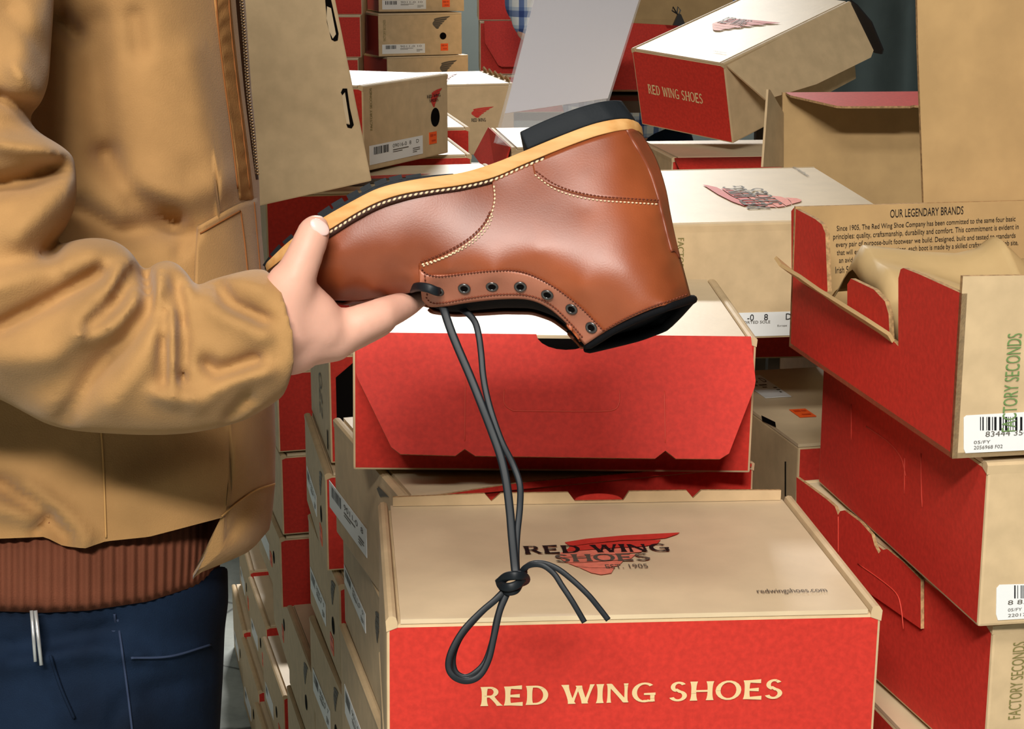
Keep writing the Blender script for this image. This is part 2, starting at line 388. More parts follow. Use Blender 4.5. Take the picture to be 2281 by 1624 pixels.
# --- front box ---------------------------------------------------
b = Box(FIT['B1'], inset=.0041, label='closed red and tan shoe box in front, lid with wing logo under the hanging laces')
b.text('F', 'RED WING SHOES', b.quad('F', (1070, 1522), (1742, 1516), (1742, 1560), (1070, 1570)), CREAM, flared)
b.wing('T', b.quad('T', (1210, 1190), (1541, 1190), (1541, 1281), (1210, 1281)))
b.text('T', 'RED WING', b.quad('T', (1166, 1217), (1490, 1214), (1490, 1232), (1166, 1236)), BLK, flared, off=.0010)
b.text('T', 'SHOES', b.quad('T', (1235, 1236), (1447, 1236), (1447, 1253), (1235, 1254)), GREYP, flared, off=.0010)
b.text('T', 'EST. 1905', b.quad('T', (1348, 1259), (1443, 1259), (1443, 1268), (1348, 1268)), GREYP, off=.0010)
b.text('T', 'redwingshoes.com', b.quad('T', (1686, 1314), (1842, 1312), (1842, 1324), (1686, 1326)), GREYP, off=.0010)
# rear edge of the lid is the front flap of the next fold: a torn edge with notches and a red thumb tab
W, D, H = b.W / 2, b.D / 2, b.H
prof = [(-W + .012, 0), (-W + .012, .008), (-.09, .010), (-.084, .003), (-.076, .010), (-.018, .010), (-.012, .002), (.03, .002), (.035, .010), (.085, .010), (.091, .003), (.098, .010), (W - .012, .009), (W - .012, 0)]
Mx = Matrix.Translation((0, D - .001, H)) @ Matrix.Rotation(math.pi / 2, 4, 'X')
b.panel('lid_tuck_edge', prof, .003, [TAN, TAN, EDGE], Mx)
tab = [(.009 + .021 * math.cos(math.pi * i / 10), .006 * math.sin(math.pi * i / 10)) for i in range(11)]
b.panel('thumb_tab', tab, .002, [RED, RED, RED], Matrix.Translation((0, D + .0015, H + .001)) @ Matrix.Rotation(math.pi / 2, 4, 'X'))
B1 = b
b = Box(sh('B1', z=.752, H=.141, p=0, r=0), 'shoe box under the front box, below the frame edge')
# --- box behind it with the hanging flap ---------------------------
b = Box(FIT['B2'], 'shoe box with its orange-red front flap hanging half open, below the held boot')
W, D, H = b.W / 2, b.D / 2, b.H
fl = [(-W + .004, 0), (-W + .004, -.036), (-W + .006, -.042), (-W + .036, -.102), (-W + .044, -.108), (-.087, -.109), (-.079, -.103), (-.07, -.109), (.086, -.110), (.095, -.103), (.104, -.110), (W - .036, -.110), (W - .028, -.105), (W - .004, -.046), (W - .003, -.04), (W - .006, 0), (.035, 0)]
nh = 10
fl += [(.009 + .026 * math.cos(math.pi * i / nh), -.014 * math.sin(math.pi * i / nh)) for i in range(nh + 1)] + [(-.017, 0)]
Mf = Matrix.Translation((0, -D - .0008, H)) @ Matrix.Rotation(math.pi / 2 - math.radians(27), 4, 'X')
fp = b.panel('front_flap', fl, .003, [RED, KIN, EDGE], Mf)
cr = MB()
def crease(pts, r=.0006):
    q = [Mf @ Vector((a, c, .0031)) for a, c in smooth_pts(pts, 5)]
    cr.tube(q, r, 6)
crease([(-.079, -.042), (-.079, -.07), (-.079, -.096)]); crease([(.095, -.05), (.095, -.07), (.095, -.096)])
crease([(-.045, -.05), (-.045, -.062), (-.039, -.068), (-.03, -.069), (.02, -.069), (.048, -.068), (.055, -.062), (.056, -.05)])
cr.build('flap_crease', [REDC], fp, True)
b.flat('F', 'thumb_notch_shade', ([(W + .009 + .025 * math.cos(math.pi * i / 10), H - .003 - .013 * math.sin(math.pi * i / 10)) for i in range(11)], [tuple(range(10, -1, -1))]), DARK, .0010)  # dark patch painted for the shade behind the notch
b.flat('L', 'side_seam', ([(.0, .002), (.006, .002), (.006, H - .008), (.0, H - .008)], [(0, 1, 2, 3)]), EDGE, .0008)
B2 = b
# --- box under that one --------------------------------------------
b = Box(sh('B3', p=.0, r=.0, z=.9055, H=.1205, y=1.668, x=.022), 'dark red shoe box pressed under the one with the hanging flap', lips=True)
b.label_sticker('L', b.quad('L', (735, 1072), (735, 1130), (818, 1178), (818, 1240)), '9011-0  8')
b.wing('L', b.quad('L', (838, 1080), (868, 1100), (868, 1130), (838, 1095)), lo=GREYP, hi=GREYP)
b.panel('raised_flap', [(-b.W / 2 + .004, 0), (-.06, .006), (.1, .0045), (b.W / 2 - .004, .003), (b.W / 2 - .004, 0)], .003, [RED, RED, EDGE], Matrix.Translation((0, -b.D / 2 - .001, b.H - .004)) @ Matrix.Rotation(math.pi / 2, 4, 'X'))
b = Box(sh('A2', H=.1205, p=0, y=1.712), 'tan-ended shoe box beside the front box, under the dark red one')
b.label_sticker('L', b.quad('L', (768, 1270), (768, 1300), (815, 1355), (815, 1405)), '9011-0  9')
b.wing('L', (b.D * .80, b.H * .55, b.D * .96, b.H * .85), lo=GREYP, hi=GREYP)
b = Box(sh('A2', z=.658, x=.012, y=1.712, p=0, H=.1245), 'tan-ended shoe box at the bottom edge, left of the front box')
b.label_sticker('L', (.03, .035, .16, .068), '9011-0  7')
b.hole('L', (b.D * .88, b.H * .5), .011); b.price('L', (b.D * .86, b.H * .12, b.D * .95, b.H * .28))
# --- second column of the left wall of boxes ------------------------
b = Box(FIT['Ba'], 'shoe box with white top edge, uppermost level one in the second column by the sleeve')
b.label_sticker('L', (.02, .028, .15, .056), '8085-0  8'); b.wing('L', (b.D * .72, .075, b.D * .88, .11), lo=GREYP, hi=GREYP); b.hole('L', (b.D * .78, .052), .0105); b.price('L', (b.D * .7, .012, b.D * .8, .034))
b = Box(FIT['Bb'], 'shoe box second from the top in the second column of the left wall of boxes')
b.label_sticker('L', (.012, .026, .15, .056), '8085-0  9'); b.wing('L', (b.D * .74, .078, b.D * .9, .114), lo=GREYP, hi=GREYP); b.hole('L', (b.D * .8, .052), .011); b.price('L', (b.D * .7, .012, b.D * .8, .034))
b = Box(sh('Bc', p=0), 'shoe box at the bottom edge of the second column, label running down its end')
b.label_sticker('L', (.02, .028, .16, .06), '8085-0  7'); b.wing('L', (b.D * .72, .078, b.D * .88, .114), lo=GREYP, hi=GREYP); b.hole('L', (b.D * .78, .05), .011)
b = Box(sh('Bc', z=.376, p=0, H=.1235, x=-.055), 'lowest shoe box of the second column, below the frame edge')
b = Box(sh('Bc', z=.25, p=0, H=.1235, x=-.06), 'shoe box near the floor in the second column, below the frame edge')
b = Box(sh('Bc', z=.124, p=0, H=.1235, x=-.05), 'second shoe box off the floor in the second column, below the frame edge')
b = Box(sh('Bc', z=.0, p=0, x=-.06, H=.1215), 'shoe box on the floor under the second column, below the frame edge')
# tilted box on top of that column, a dark patch painted as its unlit open end
b = Box([-.083, 2.2, .888, .2, .0, .0, .32, .25, .135], 'shoe box with a dark open front standing on the second column, below the hand')
W, D, H = b.W / 2, b.D / 2, b.H
b.flat('F', 'open_front_shade', ([(.008, .01), (.2, .01), (.2, H - .02), (.03, H - .012), (.008, H - .03)], [(0, 1, 2, 3, 4)]), DARK, .0012)
b.text('L', 'OZZ', (D * 1.0, .03, D * 1.3, .085), GREYP, rot=3, name='size_print')
b.flat('L', 'slot', ([(D * 1.75, .01), (D * 1.83, .01), (D * 1.83, .034), (D * 1.75, .034)], [(0, 1, 2, 3)]), DARK, .001)
# --- third column ----------------------------------------------------
b = Box(sh('D1', x=-.125, y=2.415, p=0, H=.1235), 'shoe box low in the gap behind the second column, grey wing print on its end')
b.wing('L', (b.D * .62, .075, b.D * .8, .112), lo=GREYP, hi=GREYP); b.hole('L', (b.D * .7, .05), .011)
b = Box(sh('D1', z=.283, x=-.129, y=2.415, p=0, H=.1235), 'shoe box under the grey wing printed one behind the second column')
b.wing('L', (b.D * .62, .075, b.D * .8, .112), lo=GREYP, hi=GREYP); b.label_sticker('L', (.02, .028, .14, .056))
b = Box(sh('D1', z=.157, x=-.126, y=2.415, p=0, H=.1235), 'third shoe box from the floor behind the second column')
b = Box(sh('D1', z=.0315, x=-.126, y=2.415, p=0, H=.1235), 'shoe box near the floor behind the second column')
b = Box(sh('D1', z=.0, x=-.126, y=2.415, p=0, H=.0305), 'flat insole box on the floor under the gap column')
b = Box(sh('C2', p=0, z=.512, H=.113), 'small dark red shoe box low behind the jacket hem, tan end to the aisle')
b.label_sticker('L', (.02, .03, .14, .058)); b.price('L', (b.D * .55, .03, b.D * .63, .05)); b.hole('L', (b.D * .72, .055), .01)
for z, lb in ((.628, 'dark red shoe box with pale lettering in shadow behind the jacket front'), (.756, 'dark red shoe box in shadow below the jacket cuff'), (.884, 'dark red shoe box in shadow just under the hand and cuff')):
    b = Box(sh('C2', z=z, H=.125 if z < .88 else .14, x=-.2 + random.uniform(-.006, .006), p=0), lb)
    b.text('F', 'RED WING SHOES', (.075, .055, .29, .078), CREAM, flared)
b = Box(sh('C3', y=2.73), 'tan-ended shoe box under the small dark red one by the aisle')
b.price('L', (b.D * .5, .02, b.D * .58, .045)); b.hole('L', (b.D * .62, .055), .01)
for k, lb in (('E1', 'low shoe box with bright lid edge by the concrete floor, nearest pair'), ('F1', 'low shoe box with bright lid edge by the floor, behind the nearest low pair'), ('G1', 'low shoe box far along the aisle beneath the jacket corner')):
    b = Box(sh(k, p=0, H=.1245), lb)
    b.label_sticker('L', (.03, .02, .13, .05)); b.hole('L', (b.D * .66, .055), .01); b.price('L', (b.D * .74, .02, b.D * .82, .045))
    f = list(FIT[k]); f[2] = .0; f[0] -= .018; f[8] = .1425; f[4] = 0
    b = Box(f, {'E1': 'shoe box on the floor nearest the bottom edge, by the aisle', 'F1': 'shoe box on the floor in the middle of the aisle wall', 'G1': 'shoe box on the floor farthest along the aisle wall'}[k])
    b.label_sticker('L', (.03, .02, .13, .05)); b.hole('L', (b.D * .66, .055), .01)
b = Box(sh('F1', x=-.27, z=.272, y=3.25), 'shoe box set back on the low pair, its top edge in shadow')
b = Box(sh('G1', x=-.34, z=.272, y=3.58), 'shoe box set back on the farthest low pair under the jacket corner')
b.label_sticker('L', (.03, .02, .15, .06)); b.price('L', (b.D * .7, .02, b.D * .78, .045))
# --- right stack -------------------------------------------------------
f = FIT['R1']
b = Box(sh('R1', p=0, r=0, z=1.135), 'open shoe box on top of the right stack, red side cut down, printed story inside', turn=-90, lid=None)
W, D, H = b.W / 2, b.D / 2, b.H; T = .004
def wallM(face, back=0.0):
    o, u, v, n = b.frame(face); o = o - n * back
    return Matrix(((u.x, v.x, n.x, o.x), (u.y, v.y, n.y, o.y), (u.z, v.z, n.z, o.z), (0, 0, 0, 1)))
def fp(*pix): return [b.uv('F', *q) for q in pix]
cut = fp((2001, 771), (1990, 760), (1960, 742), (1920, 716), (1870, 684), (1830, 655), (1800, 640), (1778, 624))
near = fp((2001, 771), (2001, 620), (2006, 600), (2012, 597), (2050, 612), (2138, 652))
poly = [(0, 0), (b.W, 0), (b.W, near[-1][1])] + near[::-1][1:] + cut[1:] + [(0, cut[-1][1] + .004)]
bm_ = MB().prism(poly, -T, 0, 0, (2, 1), wallM('F'))
bm_.prism(fp((1763, 640), (1762, 470), (1768, 463), (1815, 488), (1830, 500), (1838, 520), (1843, 650)), -T, -.0002, 0, (2, 1), wallM('F'))
bm_.build('cut_red_side', [RED, KIN, EDGE], b.root)
MB().prism(fp((1872, 700), (1872, 634), (1880, 621), (1930, 645), (1955, 672), (1963, 700), (1966, 760)), -T, 0, 0, (2, 1), wallM('F', .006)).build('inner_red_tab', [RED, KIN, EDGE], b.root)
# folded out strip along the cut
o_, u_, v_, n_ = b.frame('F')
strip = []
for (px, py, out) in ((1990, 764, 0), (1960, 742, 0), (1920, 716, 0), (1870, 684, .0), (1830, 655, .0), (1795, 634, .0)):
    a, c = b.uv('F', px, py); strip.append(o_ + u_ * a + v_ * c + n_ * .001)
outer = []
for p_, k in zip(strip, (.004, .012, .016, .019, .02, .024)): outer.append(p_ + n_ * k + v_ * (k * .55 + .004))
tip = o_ + u_ * (b.uv('F', 1795, 634)[0] - .012) + n_ * .026 + v_ * (b.uv('F', 1795, 634)[1] + .022)
vs = strip + outer + [tip]; fs = [(i, i + 6, i + 7, i + 1) for i in range(5)] + [(5, 11, 12)]
sm = mesh('torn_strip', vs, fs, KIN, b.root); md = sm.modifiers.new('thick', 'SOLIDIFY'); md.thickness = .003
MB().prism([(0, 0), (b.D, 0), (b.D, H - .001), (.0, H + .004)], -T, 0, 0, (2, 1), wallM('R')).build('near_end', [TAN, KIN, EDGE], b.root)
far = MB().prism([(0, 0), (b.D, 0), (b.D, H + .0), (0, H)], -T, 0, 0, (2, 1), wallM('L')).build('far_end', [TAN, KIN, EDGE], b.root)
MB().prism([(0, 0), (b.W, 0), (b.W, H), (0, H)], -T, 0, 0, (2, 1), wallM('B')).build('back_side', [TAN, KIN, EDGE], b.root)
MB().box((-W, -D, 0), (W, D, .004)).build('bottom', [KIN], b.root)
# story printed on the inner face of the far end
def inner_text(txt, pixrect, m=BLK):
    o, u, v, n = b.frame('L'); o = o - n * (T + .0006)
    Rm = b.M.to_3x3()
    def uvp(px, py):
        w = on_plane(px, py, b.M @ o, (Rm @ n).normalized()) - b.M @ o
        return w.dot(Rm @ u), w.dot(Rm @ v)
    c = [uvp(*q) for q in pixrect]   # left-bottom, right-bottom, left-top
    vf = fit2d(sans(txt), 0, 0, 1, 1)
    A = o + u * c[0][0] + v * c[0][1]; X = u * (c[1][0] - c[0][0]) + v * (c[1][1] - c[0][1]); Y = u * (c[2][0] - c[0][0]) + v * (c[2][1] - c[0][1])
    return [A + X * p + Y * q for p, q in vf[0]], vf[1]
tm = MB()
for txt, q in (('OUR LEGENDARY BRANDS', ((1983, 485), (2146, 477), (1983, 467))),
               ('Since 1905, The Red Wing Shoe Company has been committed to the same four basic', ((1864, 518), (2262, 496), (1864, 503))),
               ('principles: quality, craftsmanship, durability and comfort. This commitment is evident in', ((1856, 537), (2269, 514), (1856, 521))),
               ('every pair of purpose-built footwear we build. Designed, built and tested to standards', ((1862, 554), (2262, 533), (1862, 539))),
               ('that will exceed your expectations, each boot is made by a skilled craftsman on the job site,', ((1864, 572), (2268, 549), (1864, 557))),
               ('an avid hunter and the great outdoors', ((1869, 589), (2040, 580), (1869, 574))),
               ('Irish Setter boots', ((1861, 609), (1945, 604), (1861, 594)))):
    vv, ff = inner_text(txt, q); tm.add(vv, ff)
tm.build('inside_lettering', [BLK], b.root)
b.text('R', 'FACTORY SECONDS', b.quad('R', (2236, 742), (2268, 742), (2268, 960), (2236, 960)), GRN, rot=1, name='ink_stamp', off=.0013)
L = b.slab('R', 'size_label', [b.uv('R', *q) for q in ((2146, 1000), (2150, 1009), (2330, 1000), (2330, 915), (2152, 925), (2146, 930))], WHITE, .0002, .0005)
def bars(bx, face, x0, x1, y0, y1, parent, seed, n=14):
    rnd = random.Random(seed); vs, fs = [], []; x = x0
    while x < x1:
        w = rnd.choice((1.5, 2, 3, 5)); k = len(vs)
        vs += [bx.uv(face, x, y1), bx.uv(face, x + w, y1), bx.uv(face, x + w, y0), bx.uv(face, x, y0)]; fs.append((k, k + 1, k + 2, k + 3)); x += w + rnd.choice((2, 3, 4, 6))
    return bx.flat(face, 'barcode', (vs, fs), BLK, .0010, parent)
bars(b, 'R', 2182, 2330, 928, 958, L, 3)
b.text('R', '83444 3548', b.quad('R', (2194, 974), (2300, 966), (2300, 954), (2194, 962)), GREYP, parent=L, off=.001)
b.text('R', '05/FY', b.quad('R', (2168, 988), (2205, 987), (2205, 980), (2168, 981)), GREYP, parent=L, off=.001)
b.text('R', '2056968 F02', b.quad('R', (2168, 1000), (2232, 998), (2232, 990), (2168, 992)), GREYP, parent=L, off=.001)
# raised lid outside the frame with its wing turned in behind the far end
MB().prism([(0, 0), (b.W, 0), (b.W, .265), (0, .265)], -T, 0, 0, (2, 1), wallM('B') @ Matrix.Translation((0, H, .004))).build('raised_lid', [TAN, KIN, EDGE], b.root)
ol = b.frame('L'); nW = (b.M.to_3x3() @ ol[3]).normalized(); oW = b.M @ ol[0] + nW * .006
pts = []
for q in ((2060, 520), (2052, 300), (2045, 100), (2042, -60), (2055, -80), (2420, -100), (2420, 510)):
    w = on_plane(*q, oW, nW) - oW; pts.append((w.dot(b.M.to_3x3() @ ol[1]), w.dot(b.M.to_3x3() @ ol[2])))
lm = wallM('L', -.006)
MB().prism(pts, 0, .004, 0, (2, 1), lm).build('lid_wing', [TAN, KIN, EDGE], b.root)
R1 = b
# paper in the open box
pm_v, pm_f = [], []
prof_u = [(-.128, .2), (-.1, .5), (-.07, .9), (-.045, 1.0), (-.02, .93), (.0, 1.12), (.012, 1.02), (.03, .98), (.06, 1.0), (.09, 1.02), (.11, 1.05), (.12, .8)]
nu, nv = 60, 26
def lerp_prof(u):
    for (a, h0), (c, h1) in zip(prof_u, prof_u[1:]):
        if a <= u <= c: return h0 + (h1 - h0) * (u - a) / (c - a)
    return .5
rp = random.Random(5)
for i in range(nu + 1):
    for j in range(nv + 1):
        u = -.118 + .236 * i / nu; t = j / nv
        y = .13 - t * .26
        h = lerp_prof(u) * (.100 * (1 - (max(0, t - .25) / .75) ** 1.6)) * (min(1, .55 + t * 1.9) if t < .25 else 1)
        h += .006 * math.sin(u * 55 + t * 7) * t + .004 * math.sin(t * 23 + u * 31)
        pm_v.append(Vector((y, u, max(.006, h + .004))))
for i in range(nu):
    for j in range(nv):
        a = i * (nv + 1) + j; pm_f.append((a, a + nv + 1, a + nv + 2, a + 1))
Mp = b.M @ Matrix.Rotation(math.pi, 4, 'Z')
po = mesh('wrapping_paper', pm_v, pm_f, PAPER, None, None, True); po.matrix_world = Mp
tag(po, 'crumpled brown wrapping paper sticking out of the open box at the right', 'paper')
md = po.modifiers.new('thick', 'SOLIDIFY'); md.thickness = .0008
b = Box(sh('R2', p=0, r=0, z=1.006, H=.1255), 'dark red shoe box in the right stack, directly under the open box', turn=-90)
L = b.slab('R', 'size_label', [b.uv('R', *q) for q in ((2218, 1368), (2222, 1381), (2380, 1372), (2380, 1298), (2226, 1302), (2219, 1310))], WHITE, .0002, .0005)
bars(b, 'R', 2258, 2360, 1303, 1332, L, 5); b.text('R', '8 83444', b.quad('R', (2244, 1346), (2330, 1342), (2330, 1332), (2244, 1336)), GREYP, parent=L, off=.001)
b.text('R', '05/FY', b.quad('R', (2244, 1361), (2275, 1360), (2275, 1353), (2244, 1354)), GREYP, parent=L, off=.001); b.text('R', '2201704', b.quad('R', (2244, 1373), (2300, 1371), (2300, 1364), (2244, 1366)), GREYP, parent=L, off=.001)
cr = MB(); o, u, v, n = b.frame('F')
def crz(*pix): cr.tube([o + u * a + v * c + n * .0003 for a, c in smooth_pts([b.uv('F', *q) for q in pix], 4)], .0005, 5)
crz((1897, 900), (1897, 980)); crz((2016, 1020), (2015, 1100)); crz((2052, 1010), (2053, 1080), (2055, 1130)); crz((1930, 950), (1980, 985), (2008, 1020), (2018, 1060))
cr.build('print_crease', [REDC], b.root, True)
b = Box(sh('R3', p=0, r=0, z=.878, H=.1245), 'dark red shoe box at the bottom of the right stack, notched flap showing', turn=-90)
b.text('R', 'FACTORY SECONDS', b.quad('R', (2250, 1430), (2278, 1430), (2278, 1600), (2250, 1600)), OLIVE, rot=1, name='ink_stamp')
o, u, v, n = b.frame('F')
def rp_(*pix): return [b.uv('F', *q) for q in pix]
b.slab('F', 'tuck_flap', rp_((1782, 1180), (1782, 1062), (1800, 1075), (1850, 1112), (1868, 1128), (1875, 1146), (1880, 1138), (1890, 1136), (1925, 1162), (1950, 1190), (1957, 1215), (1966, 1232), (1972, 1225), (1985, 1222), (2020, 1250), (2060, 1290), (2060, 1400), (1900, 1290)), [RED, RED, EDGE], .0006, .003, sides=(2, 1))
cr = MB()
def crz2(*pix): cr.tube([o + u * a + v * c + n * .0038 for a, c in smooth_pts([b.uv('F', *q) for q in pix], 4)], .0005, 5)
crz2((1876, 1150), (1876, 1200), (1876, 1230)); crz2((1920, 1255), (1970, 1290), (2005, 1320), (2016, 1350), (2022, 1400))
cr.build('flap_crease', [REDC], b.root, True)
b = Box([.43, 1.44, .752, .2, 0, 0, .265, .36, .122], 'shoe box under the right stack, only its top edge showing at the bottom edge', turn=-90)
# --- right of the middle: box with the big white top and its neighbours -------
b = Box(FIT['M1'], 'shoe box with white-lit lid and wing logo behind the boot shaft, tan end forward', turn=90)
b.label_sticker('L', b.quad('L', (1560, 702), (1788, 690), (1788, 742), (1560, 756)), '')
b.text('L', '-0    8       D', b.quad('L', (1664, 700), (1762, 697), (1762, 711), (1664, 714)), BLK, off=.0014)
b.text('L', 'IMPORTED SOLE', b.quad('L', (1640, 715), (1715, 713), (1715, 719), (1640, 721)), GREYP, off=.0014)
b.text('L', 'Europe', b.quad('L', (1731, 723), (1752, 722), (1752, 727), (1731, 728)), GREYP, off=.0014)
b.text('L', 'FACTORY SECONDS', b.quad('L', (1508, 530), (1522, 530), (1522, 690), (1508, 690)), OLIVE, rot=3, name='ink_stamp')
b.wing('T', b.quad('T', (1565, 412), (1788, 448), (1690, 470)))
b.text('T', 'RED WING', b.quad('T', (1630, 418), (1656, 416), (1690, 464), (1664, 466), (1660, 440)), GREYP, flared, rot=0, off=.001)
b.text('T', 'SHOES', b.quad('T', (1674, 424), (1698, 421), (1722, 455), (1698, 458), (1698, 440)), GREYP, flared, rot=0, off=.001)
b.text('T', 'redwingshoes.com', b.quad('T', (1772, 373), (1778, 373), (1797, 394), (1790, 394)), GREYP, off=.001)
b = Box([.24, 2.27, .985, .087, 0, 0, .25, .2, .103], 'shadowed shoe box in the dark gap below the white-topped box', lips=False)
b = Box(sh('M2', D=.32, y=1.99), 'shoe box with white label and orange sticker on top, between the two stacks', lips=False)
b.label_sticker('T', b.quad('T', (1640, 838), (1700, 838), (1757, 884), (1700, 888)), '8  D')
b.price('T', b.quad('T', (1762, 913), (1800, 911), (1812, 928), (1778, 931)))
b.flat('L', 'slot', ([b.uv('L', *q) for q in ((1697, 925), (1728, 940), (1730, 952), (1699, 938))], [(0, 1, 2, 3)]), DARK, .0006)
b.flat('L', 'side_slot', ([b.uv('L', *q) for q in ((1749, 1028), (1752, 1028), (1752, 1105), (1749, 1105))], [(0, 1, 2, 3)]), DARK, .0006)
# --- box with upright lid and pink-lit flap -----------------------------------
LDd = 2.42
b = Box([.565, 2.32, .90, .09, 0, 0, .365, .25, .12], 'open shoe box with upright lid, its brightly lit red flap folded toward the viewer', lid=None)
W, D, H = b.W / 2, b.D / 2, b.H
MB().prism([(0, 0), (b.W, 0), (b.W, H), (0, H)], -T, 0, 0, (2, 1), wallM('F')).build('front_side', [RED, KIN, EDGE], b.root)
for fc, nm in (('L', 'left_end'), ('R', 'right_end'), ('B', 'back_side')):
    l_ = b.D if fc in 'LR' else b.W
    MB().prism([(0, 0), (l_, 0), (l_, H), (0, H)], -T, 0, 0, (2, 1), wallM(fc)).build(nm, [TAN, KIN, EDGE], b.root)
MB().box((-W, -D, 0), (W, D, .004)).build('bottom', [KIN], b.root)
LH = .272
lidM = Matrix.Translation((0, D, H)) @ Matrix.Rotation(math.radians(90 + 6), 4, 'X')   # local x along width, local y up the lid, +z toward the viewer... after rotation
lidM = Matrix.Translation((0, D, H)) @ Matrix.Rotation(math.radians(90 - 8), 4, 'X')
MB().prism([(-W, 0), (W, 0), (W, LH), (-W, LH)], -T, 0, 0, (2, 1), lidM).build('raised_lid', [KIN, TAN, EDGE], b.root)
flapM = lidM @ Matrix.Translation((0, LH, 0)) @ Matrix.Rotation(math.radians(90 + 14), 4, 'X')
fl = [(-W + .004, 0), (-W + .006, .02), (-W + .05, .094), (-W + .06, .098), (-.035, .1), (-.028, .094), (-.02, .1), (.13, .1), (W - .03, .095), (W - .004, .04), (W - .004, 0)]
MB().prism(fl, 0, .003, 0, (2, 1), flapM).build('lid_flap', [KIN, mat('red_print_lit', (214, 74, 66), .42, .55, noise=.08, nscale=200), EDGE], b.root)  # lighter red copy: strong light on the flap put into its colour
wR = (b.M @ lidM).to_3x3(); nW = (wR @ Vector((1, 0, 0))).normalized(); oW = b.M @ lidM @ Vector((-W + .002, LH, 0)); iM = b.M.inverted()
pts = [on_plane(*q, oW, (nW + (wR @ Vector((0, 0, 1))) * .55).normalized()) for q in ((1712, 199), (1716, 200), (1745, 250), (1766, 298), (1771, 318), (1769, 372), (1700, 372))]
vs = [iM @ p for p in pts]; nn = (iM.to_3x3() @ (nW + (wR @ Vector((0, 0, 1))) * .55)).normalized(); k = len(vs)
if nn.y > 0: nn = -nn
vs = vs + [p - nn * .003 for p in vs]; fs = [tuple(range(k)), tuple(range(k, 2 * k))[::-1]] + [(i, k + i, k + (i + 1) % k, (i + 1) % k) for i in range(k)]
mesh('lid_wing', vs, fs, TAN, b.root)
tabp = [(.155 * 0 + .045 + .026 * math.cos(math.pi * i / 12), .018 * math.sin(math.pi * i / 12)) for i in range(13)]
MB().prism(tabp, -.003, 0, 0, (2, 1), lidM @ Matrix.Translation((0, LH, 0))).build('thumb_tab', [TAN, TAN, EDGE], b.root)
L0 = b
b = Box([.60, 2.33, .78, .09, 0, 0, .3, .24, .119], 'shoe box hidden under the open box with the upright lid')
# --- tilted red box at the top right -------------------------------------------
b = Box(FIT['T1'], 'tilted closed shoe box at the top right, red end with lettering, white lid on top')
b.text('F', 'RED WING SHOES', b.quad('F', (1444, 183), (1567, 212), (1565, 236), (1444, 204)), CREAM, flared)
b.wing('T', b.quad('T', (1562, 38), (1728, 38), (1728, 76), (1562, 76)))
b.text('T', 'RED WING', b.quad('T', (1602, 42), (1680, 40), (1672, 56), (1596, 58)), GREYP, flared, off=.001)
b.text('T', 'redwingshoes.com', b.quad('T', (1587, 113), (1618, 117), (1618, 121), (1587, 117)), GREYP, off=.001)
# loose side wing of the lid, and the black inside of the back flap
Rm = b.M.to_3x3()
o, u, v, n = b.frame('R')
hx = Vector((b.W / 2 + .001, 0, b.H - .003))
def at_hinge(pix, out, y):   # point on the board hinged on the right top edge, swung outward
    return None
nb = Rm @ (Vector((1, 0, .55)).normalized()); ob = b.M @ hx
loc = []
iM = b.M.inverted()
for q in ((1619, 146), (1893, 3), (1946, 112), (1940, 128), (1820, 187), (1706, 222)):
    loc.append(iM @ on_plane(*q, ob, nb))
vs = loc + [p - (Vector((1, 0, .55)).normalized()) * .003 for p in loc]
k = len(loc); fs = [tuple(range(k))[::-1], tuple(range(k, 2 * k))] + [(i, (i + 1) % k, k + (i + 1) % k, k + i) for i in range(k)]
mesh('lid_wing', vs, fs, TAN, b.root)
nb2 = Rm @ (Vector((.25, 1, .2)).normalized()); ob2 = b.M @ Vector((b.W / 2, b.D / 2 + .004, b.H))
loc = [iM @ on_plane(*q, ob2, nb2) for q in ((1893, 1), (1908, 12), (1940, 50), (1966, 112), (1964, 121), (1948, 118), (1936, 110))]
vs = loc + [p + Vector((.1, 1, .1)).normalized() * .003 for p in loc]; k = len(loc)
fs = [tuple(range(k)), tuple(range(k, 2 * k))[::-1]] + [(i, (i + 1) % k, k + (i + 1) % k, k + i) for i in range(k)]
mesh('dark_back_flap', vs, fs, mat('dark_print', (38, 34, 34), .6, .2), b.root)
T1 = b
b = Box(sh('T2', D=.22, y=2.935, z=1.035), 'shoe box with bent red front flap under the tilted box at the top right')
W, D, H = b.W / 2, b.D / 2, b.H
bend = MB(); n = 12; vs = []; fs = []
for i in range(n + 1):
    x = -W + .004 + (2 * W - .008) * i / n
    sag = .016 * math.sin(min(1, i / 5) * math.pi / 2)
    vs += [Vector((x, -D, H - .001)), Vector((x, -D - .03 - sag * .4, H - .012 - sag * .3)), Vector((x, -D - .045 - sag, H - .028 - sag * .35))]
for i in range(n):
    for j in range(2):
        a = i * 3 + j; fs.append((a, a + 1, a + 4, a + 3))
o_ = mesh('front_flap', vs, fs, RED, b.root, None, True); md = o_.modifiers.new('t', 'SOLIDIFY'); md.thickness = .003
b.wing('L', (.19, .05, .25, .1), lo=GREYP, hi=GREYP)
